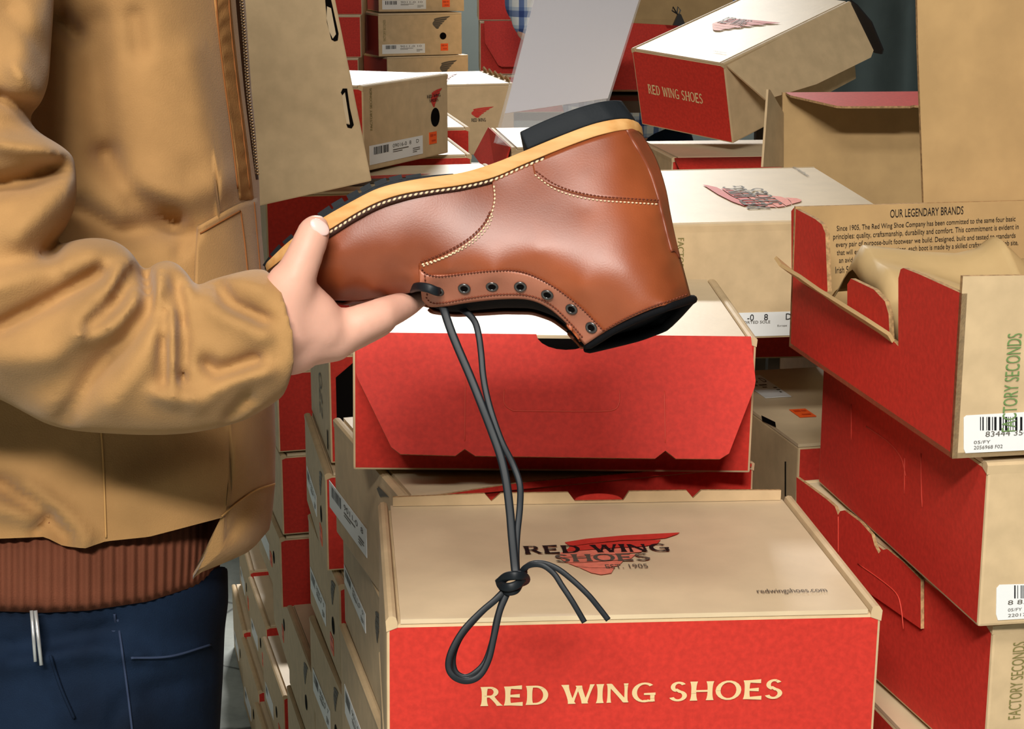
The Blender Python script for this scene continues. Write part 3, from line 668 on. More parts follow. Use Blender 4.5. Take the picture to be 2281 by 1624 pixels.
# --- left middle --------------------------------------------------------------
b = Box(FIT['L2'], 'red shoe box behind the boot toe, tan lid carrying a leaning plain box')
b.wing('T', b.quad('T', (700, 415), (960, 375), (960, 400), (700, 420)), lo=GREYP, hi=WINGR)
g = sh('L1', x=-.300, y=2.335, z=1.176, W=.205, D=.19, H=.36)
b = Box(g, 'plain tan shoe box leaning on end behind the jacket zip, two slots in its edge', lips=False, front=TAN)
def slot(pix, edge):
    b.flat('F', 'slot', ([b.uv('F', *q) for q in pix], [tuple(range(len(pix)))]), DARK, .0008)
    b.flat('F', 'slot_tab', ([b.uv('F', *q) for q in edge], [tuple(range(len(edge)))]), LIDT, .0011)
slot([(724, 0), (736, -6), (742, 20), (754, 75), (752, 90), (745, 92), (738, 88), (728, 50)], [(728, 14), (737, 18), (748, 76), (741, 86), (733, 70), (727, 40)])
slot([(759, 206), (763, 197), (773, 197), (779, 240), (788, 278), (783, 286), (774, 284), (771, 276), (779, 278), (768, 205), (762, 212)], [(762, 213), (768, 206), (779, 276), (772, 275), (765, 240)])
b = Box(FIT['L3'], 'shoe box with tan end forward, white size label and orange sticker, round finger hole', turn=-90)
b.label_sticker('R', b.quad('R', (822, 327), (940, 300), (942, 340), (824, 370)), '09016-0  8    D')
b.price('R', b.quad('R', (955, 296), (971, 292), (973, 318), (956, 322)))
c = b.uv('R', 969, 261); b.hole('R', c, .0148)
b.wing('R', b.quad('R', (956, 200), (984, 196), (984, 234), (956, 242)), hi=WINGR, lo=WINGR)
b.text('R', 'RED WING', b.quad('R', (950, 210), (980, 209), (980, 216), (950, 218)), BLK, flared, off=.001)
b.text('R', 'SHOES', b.quad('R', (955, 220), (975, 219), (975, 226), (955, 227)), BLK, flared, off=.001)
b.text('R', 'FACTORY SECONDS', b.quad('R', (822, 196), (827, 196), (829, 290), (824, 290)), OLIVE, rot=1, name='ink_stamp')
b = Box(FIT['L6'], 'shoe box with white lid and thin red front under the labelled tan end')
b = Box(sh('L5', y=3.262, z=1.045, x=-.275), 'dark red shoe box with white lid behind the orange stickered one')
b = Box(sh('L4', z=1.075, H=.14), 'shoe box with bright white lid and tan side with red wing, beside the sign', front=TAN)
b.wing('F', b.quad('F', (1044, 262), (1100, 262), (1100, 238), (1044, 238)), hi=WINGR, lo=WINGR)
b.wing('T', b.quad('T', (940, 165), (1040, 165), (1040, 182), (940, 182)), rot=0)
b.text('F', 'RED WING', b.quad('F', (1050, 264), (1082, 262), (1082, 270), (1050, 272)), BLK, flared, off=.001)
o_ = MB()
for i in range(5):
    x = b.W / 2 - .002; y = -b.D / 2 + .05 * i + .02
    o_.prism([(0, 0), (.03, .0), (.034, .012), (.02, .018), (.004, .012)], 0, .003, 0, None, Matrix.Translation((x, y, b.H - .006)) @ Matrix.Rotation(math.radians(90), 4, 'Z') @ Matrix.Rotation(math.radians(70), 4, 'X'))
o_.build('torn_side_edge', [EDGE], b.root)
f7 = [.098, 3.18, 1.03, .147, .02, 0, .24, .265, .122]
b = Box(f7, 'white-topped shoe box carrying the clear sign holder behind the boot heel', front=TAN, back=None)
W, D, H = b.W / 2, b.D / 2, b.H
L7 = b
vs = [Vector((-W - .001, D, H)), Vector((-W - .001, -D, H)), Vector((-W - .02, -D, H - .07)), Vector((-W - .028, D, H - .05))]
o_ = mesh('red_end_flap', vs, [(0, 1, 2, 3)], RED, b.root); md = o_.modifiers.new('t', 'SOLIDIFY'); md.thickness = .003
# --- far stacks -----------------------------------------------------------------
for k, lb in (('K1', 'grey-tan shoe box at the top edge with a white label, uppermost of the far stack'), ('K2', 'far grey-tan shoe box with round hole and orange sticker, middle of its stack'), ('K3', 'far shoe box half hidden by the white lid, lowest of its stack')):
    b = Box(FIT[k], lb, turn=-90, lips=False, front=mat('red_print_shaded', (150, 52, 44), .55, .25))  # darker red copy: dimness of the far stack put into the colour
    if k != 'K3': end_set(b, 'R', code='9011-0 10')
    else: b.wing('R', (b.D * .62, .07, b.D * .86, .11), lo=GREYP, hi=GREYP)
b = Box([-.30, 5.66, 1.398, .3, 0, 0, .265, .36, .125], 'far grey-tan shoe box above the top edge of the far stack', turn=-90, lips=False)
for i, (x0, x1, y0, y1, lb) in enumerate(((700, 805, -60, 33, 'far dark red shoe box at the top edge behind the leaning tan box'), (704, 803, 33, 128, 'far dark red shoe box, middle one behind the leaning tan box'), (708, 798, 128, 224, 'far dark red shoe box, lowest one behind the leaning tan box'))):
    d = 5.2; p = P((x0 + x1) / 2, y1, d); w = (x1 - x0) / F * d
    b = Box([p.x - .06, p.y + .13, p.z, .02, 0, 0, w + .12, .265, (y1 - y0) / F * d / ct * .95], lb, lips=False)
for (x0, x1, y0, y1, lb) in ((796, 846, 36, 134, 'far shoe box with pale lid edge and faint wing, between red and grey stacks'), (794, 842, 134, 174, 'far pale tan shoe box between red and grey stacks, lower one'), (800, 850, -60, 36, 'far yellowish box at the top edge between red and grey stacks')):
    d = 6.2; p = P((x0 + x1) / 2, y1, d); w = (x1 - x0) / F * d
    b = Box([p.x, p.y + .13, p.z, .0, 0, 0, .16, .3, (y1 - y0) / F * d / ct * .945], lb, lips=False, front=TAN)
    if y0 == 36: b.wing('F', (.06, .03, .13, .09), hi=WINGR, lo=GREYP)
for (x0, x1, y0, y1, lb) in ((1062, 1330, -80, 45, 'far dark red shoe box at the top edge left of the plaid sleeve'), (1066, 1330, 45, 165, 'far dark red shoe box with hanging flap beside the sign'), (1070, 1330, 165, 250, 'far dark red shoe box low behind the sign')):
    d = 5.0; p = P((x0 + x1) / 2, y1, d); w = (x1 - x0) / F * d
    b = Box([p.x, p.y + .13, p.z, .03, 0, 0, w, .28, (y1 - y0) / F * d / ct * .945], lb, lips=False)
    if y0 == 45:
        W, D, H = b.W / 2, b.D / 2, b.H
        b.panel('front_flap', [(-W + .012, 0), (-W + .014, -.06), (-W + .05, -.12), (-W + .06, -.125), (W - .06, -.125), (W - .01, 0)], .003, [RED, KIN, EDGE], Matrix.Translation((0, -D - .001, H)) @ Matrix.Rotation(math.pi / 2 - .15, 4, 'X'))
# open box behind the tilted one
pz = P(1420, 205, 3.95)
b = Box([pz.x + .05, pz.y + .14, pz.z, -.05, 0, 0, .36, .265, .145], 'open red shoe box behind the tilted box, tan lid raised at the top edge', lid=None)
W, D, H = b.W / 2, b.D / 2, b.H
MB().prism([(0, 0), (b.W, 0), (b.W, H - .01), (.2, H - .008), (.195, H), (.12, H + .004), (.115, H - .02), (.108, H + .004), (.02, H + .008), (0, H)], -T, 0, 0, (2, 1), wallM('F')).build('front_side', [RED, KIN, EDGE], b.root)
for fc, nm in (('L', 'left_end'), ('R', 'right_end'), ('B', 'back_side')):
    l_ = b.D if fc in 'LR' else b.W
    MB().prism([(0, 0), (l_, 0), (l_, H), (0, H)], -T, 0, 0, (2, 1), wallM(fc)).build(nm, [TAN, KIN, EDGE], b.root)
MB().box((-W, -D, 0), (W, D, .004)).build('bottom', [KIN], b.root)
MB().prism([(-W, 0), (W, 0), (W, .27), (-W, .27)], -T, 0, 0, (2, 1), Matrix.Translation((0, D, H)) @ Matrix.Rotation(math.radians(86), 4, 'X')).build('raised_lid', [KIN, TAN, EDGE], b.root)
N1 = b

# ---------------------------------------------------------------- sign holder, clip, garment, far person
ACR = bpy.data.materials.new('clear_acrylic'); ACR.use_nodes = True
bs0 = ACR.node_tree.nodes['Principled BSDF']; bs0.inputs['Alpha'].default_value = .16; bs0.inputs['Roughness'].default_value = .06; bs0.inputs['Base Color'].default_value = (.97, .97, .98, 1)
SHEET = mat('white_sign_sheet', (246, 241, 248), .6, .3)
A0, A1, A2 = P(1104, 321, 3.03), P(1340, 283, 3.12), P(1197, -20, 3.22)
nS = (A1 - A0).cross(A2 - A0).normalized()
if nS.dot(BKv := Vector((0, -1, 0))) < 0: nS = -nS
def sp(px, py): return on_plane(px, py, A0, nS)
sg = empty('sign_holder', Matrix.Translation(A0), 'white sign in a clear leaning holder behind the boot heel', 'sign holder')
def sgm(name, pts, off, th, m):
    vs = [p + nS * off for p in pts] + [p + nS * (off + th) for p in pts]; k = len(pts)
    fs = [tuple(range(k)), tuple(range(k, 2 * k))[::-1]] + [(i, (i + 1) % k, k + (i + 1) % k, k + i) for i in range(k)]
    bm = bmesh.new(); bv = [bm.verts.new(v) for v in vs]
    for f in fs: bm.faces.new([bv[i] for i in f])
    bmesh.ops.recalc_face_normals(bm, faces=bm.faces)
    o = from_bm(name, bm, [m], sg); o.matrix_parent_inverse = sg.matrix_world.inverted(); return o
sgm('sign_sheet', [sp(1124, 253), sp(1354, 219), sp(1445, -70), sp(1213, -90)], 0, .0006, SHEET)
sgm('front_pane', [sp(1106, 321), sp(1338, 284), sp(1450, -75), sp(1215, -95)], .0012, .002, ACR)
sgm('back_pane', [sp(1101, 316), sp(1333, 280), sp(1446, -75), sp(1209, -95)], -.004, .002, ACR)
fw = (A1 - A0).normalized(); bv_ = Vector((0, 0, 1)).cross(fw).normalized()
if bv_.y > 0: bv_ = -bv_
e_ = MB(); q0 = A0 + Vector((0, 0, .001)); q1 = A0 + fw * .2
vs = [q0, q1, q1 + bv_ * .05, q0 + bv_ * .05]; vs[1].z = vs[0].z; vs[2].z = vs[0].z; vs[3].z = vs[0].z
vs = vs + [v + Vector((0, 0, .002)) for v in vs]
e_.add(vs, [(0, 3, 2, 1), (4, 5, 6, 7), (0, 1, 5, 4), (1, 2, 6, 5), (2, 3, 7, 6), (3, 0, 4, 7)])
o_ = e_.build('foot', [ACR], sg); o_.matrix_parent_inverse = sg.matrix_world.inverted()
# clip on the raised lid behind the tilted box
cp = P(1512, 46, 3.93); cl = empty('binder_clip', Matrix.Translation(cp), 'small black clip on the tan lid edge behind the tilted box', 'clip')
CLB = mat('black_metal', (22, 22, 24), .4, .4)
MB().prism([(-.014, -.012), (.016, -.012), (.004, .014), (-.003, .014)], -.008, .008, 0, None, Matrix.Rotation(math.pi / 2, 4, 'X')).build('clip_body', [CLB], cl)
for s_ in (-1, 1):
    MB().tube([Vector((0.0, s_ * .006, .012)), Vector((.010 * s_ - .006, s_ * .008, .022)), Vector((.006 * s_ - .008, s_ * .008, .03)), Vector((-.004, s_ * .006, .014))], .0014, 6).build('wire_loop', [CLB], cl)
# dark grey garment at the top right
gv, gf = [], []; n1, n2 = 60, 40; d0 = 4.5
for i in range(n1 + 1):
    for j in range(n2 + 1):
        px = 1840 + 420 * i / n1; py = -160 + 460 * j / n2; u_ = i / n1
        d = d0 + .05 * math.sin(u_ * 9 + .6) + .02 * math.sin(u_ * 23 + j * .05) - .12 * math.sin(math.pi * u_)
        gv.append(P(px, py, d))
gf = [(i * (n2 + 1) + j, i * (n2 + 1) + j + 1, (i + 1) * (n2 + 1) + j + 1, (i + 1) * (n2 + 1) + j) for i in range(n1) for j in range(n2)]
go = mesh('hanging_garment', gv, gf, mat('grey_green_cloth', (86, 98, 98), .85, .15, noise=.08, nscale=12, bump=.1, bscale=300), None, None, True)
md = go.modifiers.new('t', 'SOLIDIFY'); md.thickness = .02
tag(go, 'plain dark grey-green cloth hanging behind the upright box lid at the top right', 'garment')
# ---------------------------------------------------------------- the boot
AXC = Vector((1, 0, 0)); UPC = Vector((0, st, ct)); BKC = Vector((0, -ct, st))     # camera right / up / toward the viewer
BA = math.radians(12)
e1 = (AXC * math.cos(math.radians(19)) + UPC * math.sin(math.radians(19))).normalized()     # toe -> heel
e2i = (AXC * math.sin(math.radians(19)) - UPC * math.cos(math.radians(19))).normalized()    # sole -> collar
NB = (BKC * math.cos(BA) - e2i * math.sin(BA)).normalized()                             # toward the lateral (near) side
BC = P(1050, 520, 1.17)
def on_boot(px, py, h):
    return on_plane(px, py, BC + NB * (h / 1000), NB)
def mirror(p): return p - NB * (2 * (p - BC).dot(NB))
HC = [(588, 605, 2), (600, 585, 10), (640, 560, 27), (690, 522, 38), (735, 490, 43), (800, 462, 47), (880, 432, 49), (950, 418, 48), (1020, 408, 44), (1100, 397, 37), (1200, 352, 32.5), (1300, 312, 32), (1360, 292, 29), (1400, 287, 23), (1424, 290, 13), (1433, 300, 3),
      (620, 640, 14), (660, 610, 28), (700, 590, 37), (760, 560, 43.5), (780, 520, 46), (880, 500, 47), (880, 560, 42), (980, 470, 45.5), (980, 530, 43), (1080, 470, 42), (1100, 540, 42), (1200, 440, 38.5), (1300, 390, 36), (1300, 460, 38), (1380, 360, 31), (1400, 420, 31), (1440, 360, 14), (1450, 420, 19), (1420, 330, 20),
      (1462, 360, 3), (1482, 420, 3), (1492, 470, 3), (1502, 520, 3), (1518, 580, 3), (1538, 660, 4), (1470, 470, 19), (1480, 520, 19), (1495, 580, 20), (1512, 640, 21), (1440, 520, 33), (1400, 500, 38), (1460, 620, 34), (1400, 600, 41), (1300, 560, 42.5), (1300, 640, 38), (1200, 560, 42), (1200, 610, 35), (1100, 610, 37), (1000, 600, 37), (1480, 660, 30),
      (660, 660, 4), (720, 668, 2), (780, 670, 2), (830, 664, 3), (900, 652, 10), (700, 640, 21), (760, 640, 24), (830, 632, 26), (900, 615, 30), (930, 595, 33), (760, 655, 16), (830, 650, 17), (935, 640, 28),
      (943, 670, 12), (961, 683, 8), (1000, 682, 13), (1047, 673, 17), (1115, 666, 19), (1176, 667, 19.5), (1222, 686, 17), (1268, 726, 12), (1302, 769, 7), (1035, 643, 26), (970, 650, 19), (1095, 638, 27), (1160, 637, 28), (1219, 655, 27), (1272, 688, 22), (1317, 730, 17), (1360, 732, 22), (1422, 701, 32), (1483, 678, 31), (1350, 690, 29)]
_pts = np.array([(a, b) for a, b, c in HC], float); _val = np.array([c for a, b, c in HC], float)
def _phi(d): return d
_D = np.sqrt(((_pts[:, None] - _pts[None]) ** 2).sum(-1))
_A = np.zeros((len(_pts) + 3,) * 2); n_ = len(_pts)
_A[:n_, :n_] = -_D - np.eye(n_) * 6.0; _A[:n_, n_] = 1; _A[:n_, n_ + 1:] = _pts / 1000; _A[n_:, :n_] = _A[:n_, n_:].T
_sol = np.linalg.solve(_A, np.concatenate([_val, [0, 0, 0]]))
def Hh(px, py):
    d = np.sqrt((_pts[:, 0] - px) ** 2 + (_pts[:, 1] - py) ** 2)
    return float(-(d * _sol[:n_]).sum() + _sol[n_] + _sol[n_ + 1] * px / 1000 + _sol[n_ + 2] * py / 1000)
def SB(px, py, off=0.0): return on_boot(px, py, max(1.0, Hh(px, py)) + off)
def resample(pts, n, k=8):
    q = smooth_pts(pts, k); q = np.array(q); d = np.concatenate([[0], np.cumsum(np.sqrt(((q[1:] - q[:-1]) ** 2).sum(1)))])
    t = np.linspace(0, d[-1], n); return np.stack([np.interp(t, d, q[:, i]) for i in range(q.shape[1])], 1)
def coons(top, bot, left, right, nu, nv, k=8):
    c0, c1 = resample(top, nu + 1, k), resample(bot, nu + 1, k); d0, d1 = resample(left, nv + 1, k), resample(right, nv + 1, k)
    U = np.linspace(0, 1, nu + 1)[:, None, None]; V = np.linspace(0, 1, nv + 1)[None, :, None]
    S = (1 - V) * c0[:, None] + V * c1[:, None] + (1 - U) * d0[None] + U * d1[None]
    S -= (1 - U) * (1 - V) * c0[0] + U * (1 - V) * c0[-1] + (1 - U) * V * c1[0] + U * V * c1[-1]
    return S
def patch(name, G, off, m, parent, thick=1.6, both=True, blur=2):
    """curved piece of leather on the near side and its mirror on the far side, one mesh"""
    nu, nv = G.shape[0], G.shape[1]
    hv = np.array([[max(1.0, Hh(*G[i, j])) + off for j in range(nv)] for i in range(nu)])
    for _ in range(blur):
        q = hv.copy(); q[1:-1] = (hv[:-2] + 2 * hv[1:-1] + hv[2:]) / 4; q[:, 1:-1] = (q[:, :-2] + 2 * q[:, 1:-1] + q[:, 2:]) / 4; hv = q
    near = [on_boot(G[i, j, 0], G[i, j, 1], hv[i, j]) for i in range(nu) for j in range(nv)]
    fs = [(i * nv + j, i * nv + j + 1, (i + 1) * nv + j + 1, (i + 1) * nv + j) for i in range(nu - 1) for j in range(nv - 1)]
    # face the viewer
    a, b_, c_, d_ = [near[i] for i in fs[len(fs) // 2]]
    if (b_ - a).cross(c_ - a).dot(BKC) < 0: fs = [f[::-1] for f in fs]
    vs = near; F2 = list(fs)
    if both:
        k = len(vs); vs = vs + [mirror(p) for p in near]; F2 += [tuple(k + i for i in f[::-1]) for f in fs]
    o = mesh(name, vs, F2, m, parent, None, True)
    md = o.modifiers.new('leather', 'SOLIDIFY'); md.thickness = thick / 1000; md.offset = -1
    return o
def leather(name, c1, c2, nscale):
    m = mat(name, c1, .43, .65, rgb2=c2, nscale=nscale, bump=.05, bscale=900)
    return m
LEA = leather('brown_leather', (122, 57, 27), (164, 83, 44), 11)
LEA2 = leather('brown_leather_edge', (120, 58, 34), (140, 70, 42), 20)
LEAP = leather('brown_leather_facing', (170, 100, 74), (188, 118, 90), 16)
MID = mat('tan_midsole', (206, 148, 84), .55, .3, rgb2=(222, 170, 108), nscale=30, bump=.08, bscale=300, stretch=(1, 6, 6))
RUB = mat('black_rubber', (26, 30, 34), .7, .25, bump=.1, bscale=500)
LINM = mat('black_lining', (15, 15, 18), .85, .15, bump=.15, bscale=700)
WELT = mat('dark_welt', (58, 28, 18), .6, .3)
THRW = mat('cream_thread', (232, 206, 170), .7, .2)
THRB = mat('brown_thread', (116, 58, 40), .7, .2)
LACE = mat('black_leather_lace', (17, 22, 27), .5, .35)
METAL = mat('black_eyelet', (104, 100, 98), .28, .6, metal=.8)
boot = empty('work_boot', Matrix.Translation(BC), 'brown leather lace-up boot held upside down by the toe', 'boot')
def attach(o): 
    o.matrix_parent_inverse = boot.matrix_world.inverted(); return o
_mesh0 = mesh
def mesh(name, *a, **k):
    o = _mesh0(name, *a, **k)
    if o.parent is boot: o.matrix_parent_inverse = boot.matrix_world.inverted()
    return o
def wp(o): return o
# pixel curves
upT = [(600, 585), (640, 558), (690, 528), (735, 497), (800, 467), (880, 437), (950, 422), (1020, 411), (1100, 399)]
vampB = [(612, 648), (660, 662), (720, 668), (780, 670), (830, 665), (900, 655), (960, 640), (1010, 630)]
vamp = patch('vamp', coons(upT, vampB, [(600, 585), (600, 612), (612, 648)], [(1100, 399), (1110, 470), (1085, 550), (1010, 630)], 70, 36), 0, LEA, boot)
quT = [(1096, 400), (1150, 377), (1200, 354), (1250, 333), (1300, 313), (1360, 294), (1400, 288), (1433, 302)]
quL = [(1096, 400), (1099, 440), (1090, 480), (1066, 516), (1030, 546), (985, 570), (932, 590)]
quB = [(932, 590), (935, 630), (943, 668), (961, 683), (1000, 682), (1047, 673), (1115, 666), (1176, 667), (1222, 686), (1268, 726), (1302, 769)]
quR = [(1433, 302), (1462, 356), (1482, 418), (1492, 470), (1502, 520), (1518, 580), (1540, 663), (1483, 678), (1422, 701), (1360, 732), (1302, 769)]
# split into five-sided field: side seam down to the eyelets and back seam with collar
QG = coons(quT, [(1302, 769), (1360, 732), (1422, 701), (1483, 678), (1540, 663)], [(1096, 400), (1140, 520), (1210, 640), (1268, 726), (1302, 769)], [(1433, 302), (1462, 356), (1482, 418), (1492, 470), (1502, 520), (1518, 580), (1540, 663)], 44, 60)
QF = coons([(932, 590), (985, 570), (1030, 546), (1066, 516), (1090, 480), (1099, 440), (1096, 400)], [(943, 668), (961, 683), (1000, 682), (1047, 673), (1115, 666), (1176, 667), (1222, 686), (1268, 726), (1302, 769)],
           [(932, 590), (935, 630), (943, 668)], [(1096, 400), (1140, 520), (1210, 640), (1268, 726), (1302, 769)], 60, 60)
# merge the two fields in one quarter mesh
def patch2(name, Gs, off, m, parent, thick):
    vs, F2 = [], []
    for G in Gs:
        nu, nv = G.shape[0], G.shape[1]
        hv = np.array([[max(1.0, Hh(*G[i, j])) + off for j in range(nv)] for i in range(nu)])
        near = [on_boot(G[i, j, 0], G[i, j, 1], hv[i, j]) for i in range(nu) for j in range(nv)]
        fs = [(i * nv + j, i * nv + j + 1, (i + 1) * nv + j + 1, (i + 1) * nv + j) for i in range(nu - 1) for j in range(nv - 1)]
        a, b_, c_, d_ = [near[i] for i in fs[len(fs) // 2]]
        if (b_ - a).cross(c_ - a).dot(BKC) < 0: fs = [f[::-1] for f in fs]
        k = len(vs); vs += near; F2 += [tuple(k + i for i in f) for f in fs]
        k = len(vs); vs += [mirror(p) for p in near]; F2 += [tuple(k + i for i in f[::-1]) for f in fs]
    bm = bmesh.new(); bv = [bm.verts.new(v) for v in vs]
    for f in F2:
        try: bm.faces.new([bv[i] for i in f])
        except ValueError: pass
    bmesh.ops.remove_doubles(bm, verts=bm.verts, dist=.00003)
    for _ in range(3): bmesh.ops.smooth_vert(bm, verts=[v for v in bm.verts if not v.is_boundary], factor=.5, use_axis_x=True, use_axis_y=True, use_axis_z=True)
    me = bpy.data.meshes.new(name); bm.to_mesh(me); bm.free(); me.materials.append(m)
    me.polygons.foreach_set('use_smooth', [True] * len(me.polygons))
    o = bpy.data.objects.new(name, me); COL.objects.link(o); o.parent = parent; o.matrix_parent_inverse = boot.matrix_world.inverted()
    md = o.modifiers.new('leather', 'SOLIDIFY'); md.thickness = thick / 1000; md.offset = -1
    return o
quarter = patch2('quarter', [QF, QG], 1.8, LEA, boot, 1.8)
lining = patch2('lining', [QG], -1.0, LINM, boot, 2.2)
# padded black collar following the rim of both sides
colr = [(1302, 773), (1330, 757), (1360, 738), (1391, 722), (1422, 707), (1455, 694), (1483, 684), (1512, 675), (1537, 667)]
cn = [SB(a, b_, -1.6) for a, b_ in resample(colr, 24)]
cf = [mirror(p) for p in cn]
MBc = MB(); MBc.tube(cn + [BC * 0 + (cn[-1] + cf[-1]) / 2 + e1 * .002] + cf[::-1], [.0016] + [.0030] * 47 + [.0016], 10)
wp(MBc.build('padded_collar', [LINM], boot, True))
# black sheet added across the shaft, painted shade inside the opening
shade_n = [SB(a, b_, -4) for a, b_ in resample([(1296, 748), (1350, 722), (1400, 695), (1460, 668), (1522, 645)], 14)]
vs = shade_n + [mirror(p) for p in shade_n]; k = len(shade_n)
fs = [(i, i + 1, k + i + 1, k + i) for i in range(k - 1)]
wp(mesh('opening_shade', vs, fs, LINM, boot))
# tongue under the facing
tn = [SB(a, b_, -3.5) for a, b_ in resample([(938, 640), (965, 668), (1000, 672), (1047, 664), (1115, 656), (1176, 657), (1222, 674), (1262, 708), (1296, 752)], 30)]
tv, tf = [], []
for p in tn:
    q = mirror(p)
    for j in range(9):
        t = j / 8; tv.append(p.lerp(q, t) + e2i * (.0035 * math.sin(math.pi * t)))
for i in range(len(tn) - 1):
    for j in range(8):
        a = i * 9 + j; tf.append((a, a + 1, a + 10, a + 9))
to = wp(mesh('tongue', tv, tf, LINM, boot, None, True)); md = to.modifiers.new('t', 'SOLIDIFY'); md.thickness = .002
# facing (lighter strip that carries the eyelets), heel counter, back stay
fac = coons([(934, 600), (950, 612), (985, 614), (1030, 610), (1080, 604), (1130, 604), (1180, 614), (1230, 638), (1280, 674), (1320, 712), (1344, 738)],
            [(940, 668), (955, 683), (985, 683), (1047, 674), (1115, 667), (1176, 668), (1222, 687), (1268, 727), (1303, 768)],
            [(934, 600), (936, 632), (940, 668)], [(1344, 738), (1325, 753), (1303, 768)], 60, 12)
facing = wp(patch('eyelet_facing', fac, 2.7, LEAP, boot, 1.0)); tag(facing, 'paler leather strip with eyelets')
cou = coons([(1186, 366), (1230, 345), (1300, 315), (1370, 294), (1410, 290)], [(1190, 386), (1230, 414), (1310, 438), (1400, 446), (1470, 451)], [(1186, 366), (1188, 376), (1190, 386)], [(1410, 290), (1440, 350), (1462, 410), (1470, 451)], 40, 16)
counter = wp(patch('heel_counter', cou, 2.9, LEA, boot, 1.2))
bs_ = coons([(1396, 290), (1412, 288), (1434, 304)], [(1497, 560), (1506, 560), (1516, 576)], [(1396, 290), (1440, 366), (1462, 425), (1474, 470), (1484, 510), (1497, 560)], [(1434, 304), (1463, 356), (1483, 418), (1493, 470), (1503, 520), (1516, 576)], 8, 40)
backstay = wp(patch('backstay', bs_, 4.2, LEA2, boot, 1.4)); tag(backstay, 'darker leather strip up the heel seam')
# toe bottom filler of the vamp ridge closes by itself; midsole and outsole
def sole_slab(name, top, bot, hw, m, n=70, extra=0.0):
    t = resample(top, n); b_ = resample(bot, n)
    hx = [p[0] for p in hw]; hy = [p[1] for p in hw]
    vs, fs = [], []; mcount = 9
    for i in range(n):
        w_ = np.interp((t[i, 0] + b_[i, 0]) / 2, hx, hy) + extra
        A, B = on_boot(t[i, 0], t[i, 1], w_), on_boot(b_[i, 0], b_[i, 1], w_)
        A2, B2 = mirror(A), mirror(B)
        ring = []
        for j in range(mcount): ring.append(A2.lerp(A, j / (mcount - 1)))
        for j in range(mcount): ring.append(B.lerp(B2, j / (mcount - 1)))
        vs += ring
    q = 2 * mcount
    for i in range(n - 1):
        for j in range(q):
            fs.append((i * q + j, i * q + (j + 1) % q, (i + 1) * q + (j + 1) % q, (i + 1) * q + j))
    fs.append(tuple(range(q))[::-1]); fs.append(tuple((n - 1) * q + j for j in range(q)))
    bm = bmesh.new(); bv = [bm.verts.new(v) for v in vs]
    for f in fs: bm.faces.new([bv[i] for i in f])
    bmesh.ops.recalc_face_normals(bm, faces=bm.faces)
    o = from_bm(name, bm, [m], boot, True); o.matrix_parent_inverse = boot.matrix_world.inverted()
    md = o.modifiers.new('bev', 'BEVEL'); md.width = .0012; md.segments = 2; md.limit_method = 'ANGLE'; md.angle_limit = math.radians(40)
    return wp(o)
HWm = [(584, 2), (590, 9), (605, 20), (640, 33), (690, 43), (735, 47.5), (800, 51.5), (880, 53), (950, 51), (1020, 47), (1100, 40), (1200, 36), (1300, 36), (1360, 33), (1400, 26), (1424, 16), (1432, 4)]
sole_slab('midsole', [(590, 588), (640, 540), (690, 503), (725, 481), (780, 450), (840, 420), (900, 404), (960, 394), (1030, 384), (1100, 363), (1165, 337), (1230, 310), (1300, 283), (1345, 270), (1390, 264), (1418, 270), (1430, 283)],
          [(594, 604), (645, 565), (700, 530), (740, 507), (800, 470), (850, 446), (900, 431), (960, 421), (1030, 411), (1100, 394), (1165, 366), (1230, 339), (1300, 312), (1345, 298), (1390, 289), (1420, 291), (1433, 300)], HWm, MID)
sole_slab('welt', [(596, 603), (645, 564), (700, 529), (740, 506), (800, 469), (850, 445), (900, 430), (960, 420), (1030, 410), (1100, 393), (1165, 365), (1213, 346)],
          [(600, 614), (649, 576), (706, 543), (746, 520), (805, 483), (855, 459), (904, 444), (962, 433), (1032, 423), (1104, 406), (1170, 378), (1218, 358)], HWm, WELT, 60, -1.2)
sole_slab('heel_welt', [(1213, 346), (1300, 312), (1345, 298), (1390, 289), (1420, 291), (1433, 299)], [(1216, 353), (1302, 319), (1347, 305), (1390, 297), (1418, 298), (1431, 306)], HWm, WELT, 30, -1.8)
HWo = [(584, 1.5), (592, 9), (607, 19), (640, 31), (690, 41), (735, 45), (800, 49), (880, 50), (960, 47), (1020, 43)]
sole_slab('outsole', [(588, 597), (634, 545), (685, 503), (722, 476), (778, 443), (838, 412), (900, 396), (960, 390), (1010, 386)], [(594, 600), (640, 552), (690, 511), (727, 485), (783, 454), (842, 424), (902, 406), (962, 397), (1010, 389)], HWo, RUB, 60)
lug = MB()
